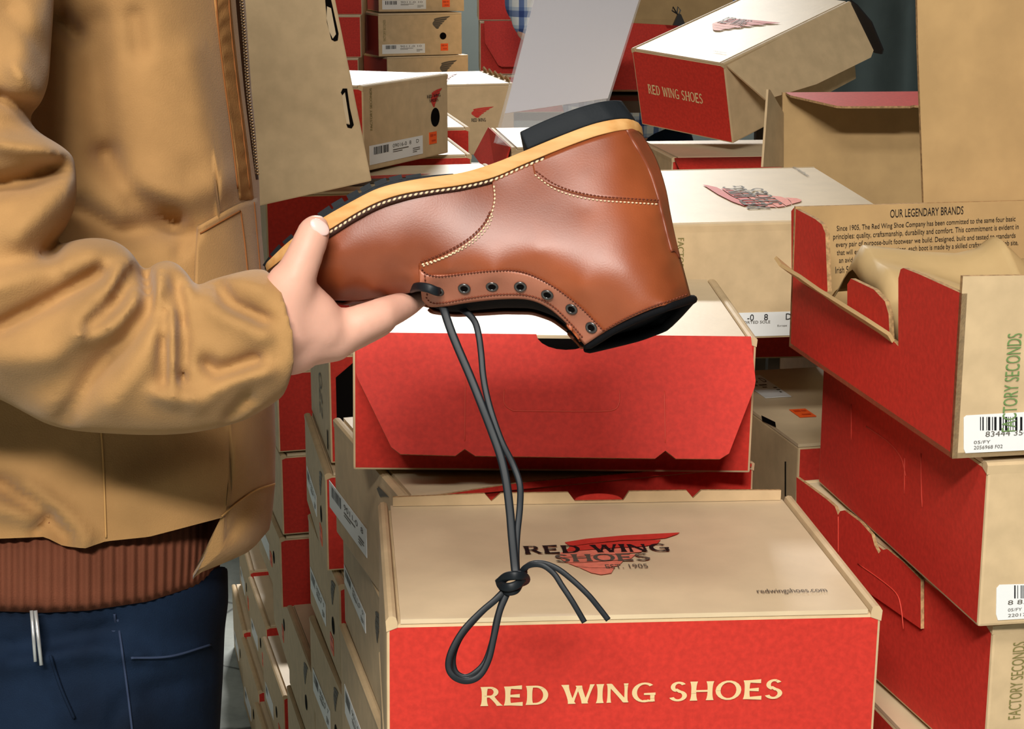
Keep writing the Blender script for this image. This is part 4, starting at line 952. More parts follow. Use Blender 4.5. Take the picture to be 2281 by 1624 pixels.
for i, (x0, y0, x1, y1, t_) in enumerate(((592, 596, 606, 577, 9), (608, 573, 628, 550, 9), (634, 545, 654, 527, 8), (662, 521, 686, 502, 7), (712, 483, 738, 465, 9), (742, 462, 766, 448, 9), (776, 444, 800, 431, 10), (806, 428, 828, 416, 10), (836, 414, 862, 404, 9), (868, 403, 896, 396, 8), (904, 396, 938, 391, 5))):
    dx, dy = x1 - x0, y1 - y0; l = math.hypot(dx, dy); ux, uy = dy / l, -dx / l
    if uy > 0: ux, uy = -ux, -uy
    w0 = np.interp(x0, [p[0] for p in HWo], [p[1] for p in HWo]) + .3; w1 = np.interp(x1, [p[0] for p in HWo], [p[1] for p in HWo]) + .3
    for (f0, f1) in ((1.0, .42), (.3, -.3), (-.42, -1.0)):
        c = []
        for ff in (f0, f1):
            for (x, y, w_) in ((x0, y0, w0), (x1, y1, w1)):
                for tt in (0, 1):
                    c.append(on_boot(x + ux * t_ * tt - ux * 3 * (1 - tt), y + uy * t_ * tt - uy * 3 * (1 - tt), w_ * ff))
        lug.add(c, [(0, 1, 3, 2), (4, 6, 7, 5), (0, 4, 5, 1), (2, 3, 7, 6), (1, 5, 7, 3), (0, 2, 6, 4)])
wp(lug.build('tread', [RUB], boot))
HWh = [(1150, 34), (1200, 35), (1300, 35.5), (1350, 33), (1390, 25), (1412, 13), (1420, 4)]
sole_slab('heel', [(1157, 293), (1200, 273), (1243, 255), (1290, 238), (1335, 226), (1365, 222), (1384, 223)], [(1174, 333), (1220, 313), (1263, 297), (1305, 281), (1350, 268), (1392, 263), (1416, 268)], HWh, RUB, 30)
# stitching
def stitches(name, pix, off, m, step, ln, r, parent, both=True):
    q = resample(pix, max(4, int(np.sqrt(((np.array(pix[1:], float) - np.array(pix[:-1], float)) ** 2).sum(1)).sum() / step)))
    b_ = MB()
    for i in range(len(q) - 1):
        d = q[i + 1] - q[i]; a = q[i] + d * (.5 - ln / 2); c = q[i] + d * (.5 + ln / 2); mid = (a + c) / 2
        A, Mi, C = SB(*a, off - .2), SB(*mid, off + .35), SB(*c, off - .2)
        b_.tube([A, Mi, C], [r * .55, r, r * .55], 6)
    return b_.build(name, [m], parent, True)
qs = wp(quarter)
stitches('seam_stitching', [(1100, 412), (1102, 446), (1091, 486), (1067, 521), (1030, 551), (985, 575), (938, 590)], 2.0, THRW, 8.5, .62, .00075, qs)
stitches('seam_stitching', [(1092, 470), (1076, 500), (1040, 534), (990, 562), (936, 584)], 2.0, THRB, 8, .7, .0006, qs)
stitches('seam_stitching', [(1098, 478), (1086, 508), (1050, 543), (1000, 570), (940, 594)], 2.0, THRW, 8.5, .5, .0006, qs)
stitches('counter_stitching', [(1190, 388), (1228, 417), (1270, 434), (1330, 446), (1400, 451), (1484, 456)], 2.2, THRW, 8.5, .62, .0006, wp(counter))
stitches('counter_stitching', [(1192, 380), (1232, 408), (1275, 425), (1335, 437), (1400, 442), (1470, 446)], 3.2, THRB, 8, .62, .00055, counter)
stitches('facing_stitching', [(938, 597), (950, 610), (975, 616), (1000, 614), (1050, 608), (1100, 603), (1150, 603), (1190, 615), (1240, 643), (1290, 682), (1325, 716), (1345, 738)], 3.0, THRB, 7, .7, .00065, facing)
stitches('facing_stitching', [(948, 660), (960, 674), (985, 675), (1047, 664), (1115, 656), (1180, 659), (1228, 680), (1268, 717), (1298, 752)], 3.0, THRB, 7, .7, .00065, facing)
stitches('facing_stitching', [(946, 610), (948, 640), (952, 660)], 3.0, THRB, 7, .7, .0006, facing)
stitches('collar_stitching', [(1345, 737), (1380, 716), (1420, 696), (1460, 680), (1500, 667), (1532, 655)], 2.3, THRB, 7, .7, .0006, qs)
# big welt stitches
wb = [(700, 534), (740, 512), (800, 475), (850, 451), (900, 436), (960, 425), (1030, 415), (1100, 398), (1165, 370), (1213, 351)]
q = resample(wb, 46); b_ = MB()
for i in range(45):
    d = q[i + 1] - q[i]; a, c = q[i] + d * .22, q[i] + d * .8
    w0 = np.interp(a[0], [p[0] for p in HWm], [p[1] for p in HWm]) - .9
    b_.tube([on_boot(a[0], a[1] + 3.6, w0), on_boot((a[0] + c[0]) / 2, (a[1] + c[1]) / 2 + 2.6, w0 + .6), on_boot(c[0], c[1] + 1.2, w0)], [.0006, .00085, .0006], 6)
wo = b_.build('welt_stitching', [THRW], boot, True); wo.matrix_parent_inverse = boot.matrix_world.inverted()
# eyelets
def eyelet(px, py):
    c = SB(px, py, 3.3); nx = (SB(px + 6, py, 3.3) - SB(px - 6, py, 3.3)).normalized(); ny = (SB(px, py + 6, 3.3) - SB(px, py - 6, 3.3)).normalized(); n = nx.cross(ny).normalized()
    if n.dot(BKC) < 0: n = -n
    ny = n.cross(nx).normalized(); m = MB(); R0, r0 = .0031, .00100; S = 20
    vs, fs = [], []
    for i in range(S):
        a = 2 * math.pi * i / S
        for j in range(8):
            b2 = 2 * math.pi * j / 8; rr = R0 + r0 * math.cos(b2)
            vs.append(c + nx * (rr * math.cos(a)) + ny * (rr * math.sin(a)) + n * (r0 * .8 * math.sin(b2)))
    for i in range(S):
        for j in range(8): fs.append((i * 8 + j, ((i + 1) % S) * 8 + j, ((i + 1) % S) * 8 + (j + 1) % 8, i * 8 + (j + 1) % 8))
    e = wp(mesh('eyelet', vs, fs, METAL, boot, None, True))
    vs = [c + nx * (R0 * math.cos(2 * math.pi * i / S)) + ny * (R0 * math.sin(2 * math.pi * i / S)) + n * .0003 for i in range(S)]
    f = tuple(range(S))
    if (vs[1] - vs[0]).cross(vs[2] - vs[0]).dot(n) < 0: f = f[::-1]
    mesh('eyelet_hole', vs, [f], DARK, e)
for q in ((976, 649), (1034, 643), (1096, 639), (1159, 639), (1219, 657), (1273, 689), (1317, 730)): eyelet(*q)
# laces: flat leather cord
def strap(name, pts, w, th, parent=boot, flatdir=None):
    """pts: (px, py, depth)"""
    q = resample(pts, max(16, len(pts) * 9)); p3 = [P(*t) for t in q]
    b_ = MB(); n = len(p3); vs, fs = [], []
    for i, p in enumerate(p3):
        t = (p3[min(i + 1, n - 1)] - p3[max(i - 1, 0)]).normalized()
        s_ = t.cross(BKC if flatdir is None else flatdir)
        if s_.length < 1e-3: s_ = AXC.copy()
        s_.normalize(); u_ = s_.cross(t).normalized()
        for j in range(10):
            a = 2 * math.pi * j / 10
            ca, sa = math.cos(a), math.sin(a)
            vs.append(p + s_ * (w / 2 * math.copysign(abs(ca) ** .6, ca)) + u_ * (th / 2 * math.copysign(abs(sa) ** .6, sa)))
    for i in range(n - 1):
        for j in range(10): fs.append((i * 10 + j, i * 10 + (j + 1) % 10, (i + 1) * 10 + (j + 1) % 10, (i + 1) * 10 + j))
    fs.append(tuple(range(10))[::-1]); fs.append(tuple((n - 1) * 10 + j for j in range(10)))
    b_.add(vs, fs); return b_
lc = MB()
def addl(pts, w=.0042, th=.0019, fd=None):
    b_ = strap('l', pts, w, th, flatdir=fd); lc.add(b_.v, b_.f)
addl([(978, 650, 1.131), (970, 648, 1.128), (955, 642, 1.127), (938, 639, 1.13), (926, 640, 1.137), (915, 643, 1.15)], .0058, .0022)
addl([(985, 676, 1.150), (992, 700, 1.150), (1004, 735, 1.148), (1020, 775, 1.146), (1048, 840, 1.143), (1072, 900, 1.140), (1097, 965, 1.138), (1116, 1020, 1.136), (1128, 1075, 1.134), (1136, 1140, 1.132), (1141, 1200, 1.130), (1147, 1262, 1.128), (1150, 1290, 1.126)], .0054, .002)
addl([(1012, 682, 1.165), (1034, 692, 1.158), (1056, 714, 1.155), (1066, 745, 1.152), (1072, 790, 1.150), (1076, 835, 1.147), (1084, 880, 1.144), (1098, 930, 1.141), (1118, 985, 1.139), (1143, 1035, 1.138), (1158, 1080, 1.136), (1158, 1130, 1.135), (1152, 1190, 1.133), (1150, 1240, 1.131), (1152, 1285, 1.129)], .0042, .0019)
lace1 = wp(lc.build('hanging_lace', [LACE], boot, True))
kn = MB()
def addk(pts, w, th=.003):
    b_ = strap('k', pts, w, th); kn.add(b_.v, b_.f)
addk([(1113, 1297, 1.125), (1128, 1285, 1.117), (1148, 1282, 1.114), (1166, 1284, 1.118), (1171, 1292, 1.126), (1160, 1298, 1.134)], .0058, .0034)
addk([(1112, 1292, 1.130), (1118, 1305, 1.119), (1134, 1308, 1.114), (1152, 1302, 1.115), (1164, 1290, 1.12)], .0056, .0034)
addk([(1118, 1308, 1.128), (1130, 1318, 1.119), (1148, 1315, 1.118), (1158, 1300, 1.124)], .005, .0032)
addk([(1168, 1273, 1.126), (1160, 1290, 1.118), (1152, 1308, 1.12)], .0044, .003)
wp(kn.build('knot', [LACE], boot, True))
lp = MB()
def addp(pts, w=.0042, th=.002):
    b_ = strap('p', pts, w, th); lp.add(b_.v, b_.f)
addp([(1130, 1310, 1.122), (1105, 1335, 1.120), (1070, 1365, 1.118), (1032, 1405, 1.116), (1006, 1450, 1.115), (999, 1485, 1.115), (1012, 1508, 1.115), (1040, 1517, 1.116), (1068, 1505, 1.117), (1088, 1470, 1.118), (1100, 1420, 1.119), (1112, 1365, 1.120), (1126, 1330, 1.121), (1136, 1308, 1.122)])
addp([(1126, 1312, 1.127), (1098, 1340, 1.126), (1060, 1378, 1.125), (1026, 1420, 1.124), (1010, 1462, 1.123), (1014, 1495, 1.123), (1034, 1508, 1.123), (1056, 1500, 1.123), (1080, 1475, 1.124), (1096, 1430, 1.125), (1106, 1380, 1.126), (1120, 1335, 1.126), (1134, 1312, 1.126)], .0036)
wp(lp.build('lace_loop', [LACE], boot, True))
le = MB()
for pts in ([(1158, 1290, 1.122), (1166, 1268, 1.118), (1185, 1258, 1.115), (1210, 1260, 1.113), (1234, 1278, 1.112), (1252, 1305, 1.111), (1275, 1340, 1.110), (1302, 1386, 1.110)],
            [(1160, 1286, 1.126), (1176, 1260, 1.122), (1205, 1254, 1.119), (1240, 1266, 1.117), (1275, 1292, 1.116), (1310, 1325, 1.115), (1335, 1355, 1.115), (1355, 1381, 1.115)]):
    b_ = strap('e', pts, .0036, .0019); le.add(b_.v, b_.f)
wp(le.build('lace_end', [LACE], boot, True))
mesh = _mesh0
# ---------------------------------------------------------------- the person
def seg_d(px, py, a, b):
    dx, dy = b[0] - a[0], b[1] - a[1]; l = dx * dx + dy * dy
    t = ((px - a[0]) * dx + (py - a[1]) * dy) / l; t = np.clip(t, 0, 1)
    return np.sqrt((px - a[0] - t * dx) ** 2 + (py - a[1] - t * dy) ** 2)
def folds(px, py, F_):
    """cloth relief: each fold is a polyline with height (m, + toward the viewer) and width (px)"""
    z = np.zeros_like(px, dtype=float)
    for pts, amp, w in F_:
        d = np.full_like(z, 1e9)
        for a, b in zip(pts, pts[1:]): d = np.minimum(d, seg_d(px, py, a, b))
        z += 1.3 * amp * np.exp(-(d / w) ** 2)
    return z
JCK = mat('tan_duck_canvas', (168, 127, 79), .82, .15, noise=.10, nscale=22, bump=.18, bscale=900, sheen=.15)
JCK2 = mat('tan_duck_canvas_band', (162, 116, 68), .82, .15, noise=.16, nscale=40, bump=.2, bscale=700)
RIB = mat('brown_rib_knit', (108, 62, 44), .9, .1, noise=.08, nscale=30, bump=.2, bscale=900)
DEN = mat('dark_blue_denim', (8, 16, 29), .85, .12, rgb2=(24, 40, 62), nscale=9, bump=.25, bscale=1100, detail=8)
SKIN = mat('skin', (226, 172, 150), .5, .35, noise=.06, nscale=30, bump=.05, bscale=500)
SKIN.node_tree.nodes['Principled BSDF'].inputs['Subsurface Weight'].default_value = .12
SKIN.node_tree.nodes['Principled BSDF'].inputs['Subsurface Radius'].default_value = (.010, .004, .002)
NAIL = mat('fingernail', (240, 200, 190), .25, .5)
ZIPT = mat('zip_tape', (62, 36, 18), .8, .1)
BRASS = mat('zip_teeth', (150, 120, 84), .35, .5, metal=.8)
SEAM = mat('seam_thread', (196, 150, 92), .8, .1)
SEAMD = mat('seam_thread_brown', (138, 84, 44), .8, .1)
SILV = mat('silver_strip', (190, 190, 188), .3, .5, metal=.6)
def rings_mesh(R_, close=True):
    n = len(R_); q = len(R_[0]); vs = [p for r in R_ for p in r]
    fs = [(i * q + j, i * q + (j + 1) % q, (i + 1) * q + (j + 1) % q, (i + 1) * q + j) for i in range(n - 1) for j in range(q)]
    if close: fs += [tuple(range(q))[::-1], tuple((n - 1) * q + j for j in range(q))]
    return vs, fs
def rcone(p0, r0, p1, r1, sq=None, seg=20):
    """tapered limb piece with round ends"""
    p0, p1 = Vector(p0), Vector(p1); t = p1 - p0; L = max(t.length, 1e-5); t = t / L
    a = Vector((0, 0, 1)) if abs(t.z) < .9 else Vector((1, 0, 0)); x = (a - t * a.dot(t)).normalized(); y = t.cross(x)
    R_ = []
    for i in range(1, 7): an = math.pi / 2 * (1 - i / 6); R_.append((p0 - t * r0 * math.sin(an), r0 * math.cos(an)))
    for i in range(0, 6): an = math.pi / 2 * (i / 6); R_.append((p1 + t * r1 * math.sin(an), r1 * math.cos(an)))
    rr = []
    for c, r in R_: rr.append([c + (x * math.cos(2 * math.pi * k / seg) + y * math.sin(2 * math.pi * k / seg)) * r for k in range(seg)])
    return rings_mesh(rr)
def ellip(c, r, M=None, seg=24):
    rr = []
    for i in range(1, 16):
        an = math.pi * i / 16; rr.append([Vector((r[0] * math.sin(an) * math.cos(2 * math.pi * k / seg), r[1] * math.sin(an) * math.sin(2 * math.pi * k / seg), -r[2] * math.cos(an))) for k in range(seg)])
    if M is not None: rr = [[M @ p for p in r_] for r_ in rr]
    return rings_mesh([[Vector(c) + p for p in r_] for r_ in rr])
def remeshed(name, pieces, m, parent, voxel, smooth_it=6, factor=.5):
    b_ = MB()
    for v, f in pieces: b_.add(v, f)
    bm = bmesh.new(); vv = [bm.verts.new(v) for v in b_.v]
    for f in b_.f: bm.faces.new([vv[i] for i in f])
    bmesh.ops.recalc_face_normals(bm, faces=bm.faces)
    me = bpy.data.meshes.new(name); bm.to_mesh(me); bm.free()
    o = bpy.data.objects.new(name, me); COL.objects.link(o)
    r = o.modifiers.new('r', 'REMESH'); r.mode = 'VOXEL'; r.voxel_size = voxel
    if smooth_it: s_ = o.modifiers.new('s', 'SMOOTH'); s_.iterations = smooth_it; s_.factor = factor
    dg = bpy.context.evaluated_depsgraph_get(); dg.update()
    m2 = bpy.data.meshes.new_from_object(o.evaluated_get(dg)); m2.name = name
    o.modifiers.clear(); o.data = m2; bpy.data.meshes.remove(me)
    m2.materials.clear(); m2.materials.append(m)
    m2.polygons.foreach_set('use_smooth', [True] * len(m2.polygons))
    o.parent = parent
    if parent is not None: o.matrix_parent_inverse = parent.matrix_world.inverted()
    return o
PX, PY = -.37, 1.42
person = empty('person', Matrix.Translation((PX, PY, 0)), 'person in a tan canvas jacket and dark jeans holding a boot, seen from the side', 'person')
pinv = person.matrix_world.inverted()
# ---- body (one continuous skin)
pc = []
def hp(a, ra, b, rb): pc.append(rcone(P(*a), ra, P(*b), rb))
W0 = (560, 738, 1.137)
hp((330, 765, 1.14), .030, W0, .030); hp(W0, .030, (640, 742, 1.137), .0275)
MI, MM, MR, MPk = (742, 746, 1.138), (738, 752, 1.160), (728, 756, 1.182), (712, 760, 1.202)
hp((640, 730, 1.130), .024, MI, .0165); hp((640, 745, 1.145), .024, MM, .0165); hp((640, 750, 1.155), .022, MR, .016); hp((635, 752, 1.165), .020, MPk, .014)
# index
hp(MI, .0155, (800, 722, 1.138), .0125); hp((800, 722, 1.138), .0125, (850, 701, 1.143), .0112); hp((850, 701, 1.143), .0112, (902, 679, 1.162), .0092); hp((902, 679, 1.162), .0092, (936, 657, 1.183), .0078)
# middle, ring, little curl under and behind the toe
hp(MM, .0155, (842, 716, 1.182), .0112); hp((842, 716, 1.182), .0112, (880, 682, 1.215), .0095); hp((880, 682, 1.215), .0095, (880, 640, 1.232), .008)
hp(MR, .015, (812, 725, 1.215), .0110); hp((812, 725, 1.215), .0110, (840, 690, 1.245), .0092); hp((840, 690, 1.245), .0092, (838, 648, 1.252), .0078)
hp(MPk, .013, (778, 730, 1.235), .0095); hp((778, 730, 1.235), .0095, (800, 698, 1.255), .008); hp((800, 698, 1.255), .008, (800, 662, 1.262), .007)
# thumb
hp((625, 722, 1.122), .0235, (648, 640, 1.112), .0165); hp((648, 640, 1.112), .0160, (660, 612, 1.108), .0128); hp((660, 612, 1.108), .0128, (684, 556, 1.108), .0112); hp((684, 556, 1.108), .0112, (699, 518, 1.111), .0106); hp((697, 524, 1.111), .0106, (703, 510, 1.113), .0092)
hp((652, 655, 1.118), .0155, (705, 705, 1.126), .0155); hp((640, 690, 1.120), .020, (715, 728, 1.130), .017)
# arm, trunk, head, legs
SH = P(-110, -330, 1.22); EL = P(-90, 690, 1.15)
pc.append(rcone(SH - Vector((0, 0, .05)), .042, EL, .038)); pc.append(rcone(EL, .038, P(330, 765, 1.14), .030))
def V(x, y, z): return Vector((PX + x, PY + y, z))
pc.append(ellip(V(0, 0, 1.2), (.11, .115, .3))); pc.append(ellip(V(-.01, 0, 1.0), (.10, .10, .16)))
pc.append(rcone(SH - Vector((0, 0, .05)), .042, V(-.01, 0, 1.48), .06)); pc.append(rcone(V(-.02, .17, 1.5), .055, V(-.01, 0, 1.5), .07)); pc.append(rcone(V(-.02, .19, 1.47), .05, V(-.09, .21, 1.17), .042)); pc.append(rcone(V(-.09, .21, 1.17), .041, V(-.10, .20, .95), .03)); pc.append(rcone(V(-.10, .20, .95), .028, V(-.10, .20, .87), .022))
for i in range(4): pc.append(rcone(V(-.128 + .018 * i, .2, .875), .0085, V(-.126 + .017 * i, .2, .775 + .006 * abs(i - 1)), .007))
pc.append(rcone(V(-.07, .195, .90), .011, V(-.045, .19, .84), .008))
pc.append(rcone(V(0, 0, 1.5), .06, V(.03, 0, 1.62), .052)); HD = V(.05, 0, 1.70)
pc.append(ellip(HD, (.095, .075, .115))); pc.append(rcone(HD + Vector((.05, 0, -.06)), .045, HD + Vector((.065, 0, -.09)), .03)); pc.append(rcone(HD + Vector((.09, 0, .02)), .010, HD + Vector((.112, 0, -.022)), .014))
for sy in (-1, 1):
    pc.append(rcone(HD + Vector((-.005, sy * .074, .015)), .013, HD + Vector((.0, sy * .076, -.02)), .009))
    pc.append(rcone(V(-.01, sy * .085, .95), .09, V(.01, sy * .09, .5), .055)); pc.append(rcone(V(.01, sy * .09, .5), .054, V(-.02, sy * .09, .09), .035)); pc.append(rcone(V(-.03, sy * .09, .04), .032, V(.12, sy * .1, .03), .026))
body = remeshed('body', pc, SKIN, person, .0028, 7, .5)
hb = remeshed('hair', [ellip(HD + Vector((-.014, 0, .022)), (.099, .085, .108))], mat('brown_hair', (60, 42, 30), .7, .3, bump=.3, bscale=300), person, .006, 2)
# thumb nail lies on the near top of the tip
nc, nx_, ny_ = P(712, 506, 1.1035), (P(727, 520, 1.106) - P(694, 494, 1.1025)).normalized(), None
nz_ = (P(712, 506, 1.1035) - P(701, 516, 1.113)).normalized(); nx_ = (nx_ - nz_ * nx_.dot(nz_)).normalized(); ny_ = nz_.cross(nx_)
Mn = Matrix((( nx_.x, ny_.x, nz_.x), (nx_.y, ny_.y, nz_.y), (nx_.z, ny_.z, nz_.z)))
v_, f_ = ellip((0, 0, 0), (.0068, .0046, .0018))
no = mesh('fingernail', [nc + Mn @ p for p in v_], f_, NAIL, None, None, True); no.parent = person; no.matrix_parent_inverse = pinv
# ---- jacket trunk
def curve(pts):
    ys = [p[1] for p in pts]; xs = [p[0] for p in pts]; return lambda y: np.interp(y, ys, xs)
xR = curve([(505, -400), (530, -150), (546, 0), (553, 100), (560, 200), (570, 300), (577, 400), (579, 450), (583, 520), (590, 600), (600, 760), (611, 880), (614, 980), (613, 1080), (607, 1140), (600, 1180), (586, 1215), (566, 1240), (540, 1258), (505, 1278)])
DC, RD, JCX = 1.40, .15, 110
TF = [([(330, -50), (360, 150), (420, 330)], .010, 110), ([(210, 60), (215, 200), (235, 330)], -.010, 45), ([(130, 40), (165, 80)], -.016, 26), ([(235, 350), (300, 440), (388, 500)], -.012, 30), ([(170, 470), (260, 520), (385, 503)], -.016, 34), ([(290, 410), (420, 440), (520, 400)], .008, 40),
      ([(430, 120), (455, 260), (500, 420)], .005, 40), ([(300, 40), (310, 110)], -.006, 25), ([(400, 560), (430, 520)], -.006, 16),
      ([(0, 1080), (70, 1120), (150, 1190)], -.012, 24), ([(60, 1090), (130, 1140), (185, 1200)], .010, 26), ([(0, 1130), (80, 1150)], .010, 26), ([(80, 1185), (110, 1150)], -.008, 16),
      ([(300, 1090), (420, 1050), (560, 1000)], .006, 60), ([(510, 1190), (575, 1080), (590, 1000)], -.005, 20), ([(560, 1230), (605, 1090)], .004, 18)]
def TD(px, py):
    px = np.asarray(px, float); py = np.asarray(py, float)
    u = np.clip(np.abs(px - JCX) / (xR(py) - JCX), 0, 1)
    edge = np.clip((1 - u) * 6, 0, 1)
    return DC - RD * (1 - u ** 2.5) ** (1 / 2.2) - folds(px, py, TF) * edge
hemY = curve([(1180, -400), (1200, 0), (1196, 100), (1216, 140), (1222, 190), (1206, 235), (1196, 330), (1168, 430), (1150, 495), (1200, 500.1), (1280, 505), (1280, 520), (1262, 540), (1238, 568), (1180, 600), (1120, 620)])
rows = 130; seg = 150
R_ = []
for i in range(rows + 1):
    ring = []; near_i = []
    for j in range(seg):
        if j < 110:   # near half, right to left
            th = math.pi * j / 110; ux = math.cos(th)
        else: th = math.pi + math.pi * (j - 110) / 40; ux = math.cos(th)
        t = i / rows
        px0 = JCX + (590 - JCX) * ux
        yb = float(hemY(px0)) if j < 110 and px0 > -400 else 1190
        if px0 > 495: yb = 1285 - (px0 - 505) * .9 if px0 < 566 else 1232 - (px0 - 566) * 2.2
        py = -380 + (yb + 380) * t
        px = JCX + (float(xR(py)) - JCX) * ux
        near_i.append((px, py, 0.0 if j < 110 else DC - RD * math.sin(th)))
    dd = TD(np.array([q_[0] for q_ in near_i[:110]]), np.array([q_[1] for q_ in near_i[:110]]))
    R_.append([P(q_[0], q_[1], float(dd[j]) if j < 110 else q_[2]) for j, q_ in enumerate(near_i)])
top = R_[0]; cen = sum(top, Vector()) / len(top)
v_, f_ = rings_mesh(R_, False)
k = len(v_); v_ = v_ + [cen + Vector((0, 0, .06))]; f_ += [(k, (j + 1) % seg, j) for j in range(seg)]
jacket = mesh('jacket', v_, f_, JCK, None, None, True); jacket.parent = person; jacket.matrix_parent_inverse = pinv
def jadd(o, label=None):
    o.parent = jacket; o.matrix_parent_inverse = Matrix.Identity(4)
    if label: tag(o, label)
    return o
def on_j(px, py, off): return P(px, py, float(TD(px, py)) - off)
# front placket band, raised with puckers
def jpatch(name, G, off, m, pucker=0.0, thick=.002):
    nu, nv = G.shape[:2]; vs = []
    for i in range(nu):
        for j in range(nv):
            px, py = G[i, j]; o_ = off * (1 if 0 < i < nu - 1 and 0 < j < nv - 1 else .2)
            if pucker: o_ += pucker * math.sin(py * .16 + math.sin(px * .09) * 2) * math.sin(math.pi * j / (nv - 1))
            vs.append(on_j(px, py, o_))
    fs = [(i * nv + j, i * nv + j + 1, (i + 1) * nv + j + 1, (i + 1) * nv + j) for i in range(nu - 1) for j in range(nv - 1)]
    a, b_, c_, _ = [vs[q] for q in fs[0]]
    if (b_ - a).cross(c_ - a).dot(BKC) < 0: fs = [f[::-1] for f in fs]
    o = jadd(mesh(name, vs, fs, m, None, None, True))
    return o
jpatch('zip_placket', coons([(468, -120), (476, 0), (488, 100), (503, 220), (520, 330), (533, 445)], [(505, -120), (514, 0), (524, 100), (538, 220), (552, 330), (566, 445)], [(468, -120), (505, -120)], [(533, 445), (566, 445)], 90, 10), .0045, JCK2, .0012)
jpatch('zip_tape', coons([(516, -120), (525, 0), (534, 100), (546, 220), (560, 330), (570, 400)], [(528, -120), (545, 0), (552, 100), (559, 200), (569, 300), (576, 400)], [(516, -120), (528, -120)], [(570, 400), (576, 400)], 60, 4), .002, ZIPT)
tz = MB(); q = resample([(524, -100), (536, 0), (544, 100), (551, 200), (562, 300), (571, 385)], 74)
for i in range(len(q)):
    for s_ in (-3.2, 3.2):
        c = P(q[i][0] + s_, q[i][1] + (2.2 if s_ > 0 else 0), float(TD(q[i][0], q[i][1])) - .006)
        tz.tube([c - AXC * .0010, c + AXC * .0010], .0008, 6)
jadd(tz.build('zip_teeth', [BRASS], None, True))
jpatch('pocket_panel', coons([(438, 506), (480, 482), (530, 455), (574, 440)], [(433, 640), (480, 640), (540, 640), (592, 640)], [(438, 506), (436, 560), (433, 640)], [(574, 440), (584, 540), (592, 640)], 40, 30), .0045, JCK2 if False else JCK)
def jseam(name, pts, m, r=.0007, off=.0012):
    b_ = MB(); b_.tube([on_j(a, c, off) for a, c in resample(pts, 40)], r, 6); jadd(b_.build(name, [m], None, True))
jseam('pocket_stitching', [(446, 520), (490, 495), (535, 470)], SEAMD, .0006, .0052); jseam('pocket_stitching', [(536, 470), (545, 540), (552, 610)], SEAMD, .0006, .0052); jseam('pocket_stitching', [(566, 450), (574, 540), (580, 610)], SEAMD, .0006, .0052)
jseam('panel_seam', [(222, 930), (228, 1000), (232, 1080), (236, 1198)], SEAM, .0007); jseam('hem_seam', [(494, 1150), (530, 1118), (570, 1092), (612, 1078)], SEAM, .0007)
jseam('placket_stitching', [(478, -60), (486, 60), (500, 180), (516, 300), (530, 420)], SEAMD, .0006, .0048); jseam('placket_stitching', [(506, -60), (514, 60), (527, 180), (542, 300), (556, 420)], SEAMD, .0006, .0048)
# rib knit waistband
ribT = curve([(1120, -400), (1130, 0), (1135, 200), (1125, 330), (1110, 430), (1098, 498), (1098, 700)]); ribB = curve([(1350, -400), (1362, 0), (1365, 100), (1360, 200), (1340, 330), (1305, 440), (1288, 480), (1280, 520), (1240, 600)])
ncol = 620; R_ = []
for i in range(13):
    ring = []
    for j in range(ncol):
        th = 2 * math.pi * j / ncol; ux = math.cos(th)
        px = JCX + (492 - JCX) * math.copysign(abs(ux) ** .95, ux); t = i / 12
        py = float(ribT(px)) + (float(ribB(px)) - float(ribT(px))) * t
        px += 10 * math.sin(math.pi * t * .9) * (1 if ux > 0 else 0) * ux ** 4 - 18 * (t - .4) * max(0, ux) ** 6
        rr = .138 + .005 * math.sin(math.pi * t) + .0017 * math.sin(j * 2 * math.pi / 7.0)
        if t > .95: rr -= .006
        rr -= .010 * max(0, 1 - t * 2.2)
        d = DC - rr * math.sin(th) ** .8 if math.sin(th) > 0 else DC - .125 * math.sin(th)
        ring.append(P(px, py, d))
    R_.append(ring)
v_, f_ = rings_mesh(R_, False)
ro = jadd(mesh('ribbed_waistband', v_, f_, RIB, None, None, True), 'brown rib knit waistband'); md = ro.modifiers.new('t', 'SOLIDIFY'); md.thickness = .003; md.offset = -1
# ---- sleeve
AF = [([(0, 320), (90, 330), (155, 352)], .016, 26), ([(-40, 420), (60, 400), (150, 362)], -.020, 26), ([(40, 520), (130, 440), (168, 410)], .010, 40), ([(108, 569), (128, 545), (150, 522)], -.016, 14),
      ([(0, 729), (111, 674), (222, 611)], -.015, 20), ([(-20, 640), (90, 600), (200, 560)], .010, 34), ([(199, 726), (259, 674), (292, 610)], -.012, 17), ([(240, 640), (285, 575)], .007, 20),
      ([(325, 606), (329, 650)], -.024, 13), ([(336, 687), (281, 759), (207, 836), (150, 925)], -.011, 24), ([(180, 750), (250, 730), (310, 660)], .007, 22), ([(250, 900), (320, 800), (345, 720)], .006, 30),
      ([(373, 664), (362, 766), (362, 850)], -.009, 11), ([(392, 625), (410, 748), (406, 850)], -.012, 12), ([(382, 680), (386, 780), (386, 880)], .006, 13), ([(350, 880), (388, 897), (425, 885)], .007, 18), ([(356, 600), (352, 680)], .007, 16),
      ([(456, 808), (480, 832), (552, 800)], -.011, 17), ([(478, 618), (502, 676), (566, 712)], -.012, 15), ([(430, 640), (470, 690), (560, 745)], .006, 24), ([(500, 608), (560, 640)], .007, 26), ([(440, 905), (500, 850), (570, 830)], .007, 22), ([(545, 885), (512, 925)], -.011, 14),
      ([(586, 712), (590, 812)], -.0025, 5), ([(60, 880), (140, 840), (220, 790)], -.006, 40), ([(0, 800), (120, 790), (200, 700)], .008, 40), ([(60, 60), (40, 200)], .008, 40), ([(20, 20), (110, 130)], -.006, 22), ([(-10, 215), (70, 245)], -.016, 18), ([(30, 150), (95, 215)], .008, 22)]
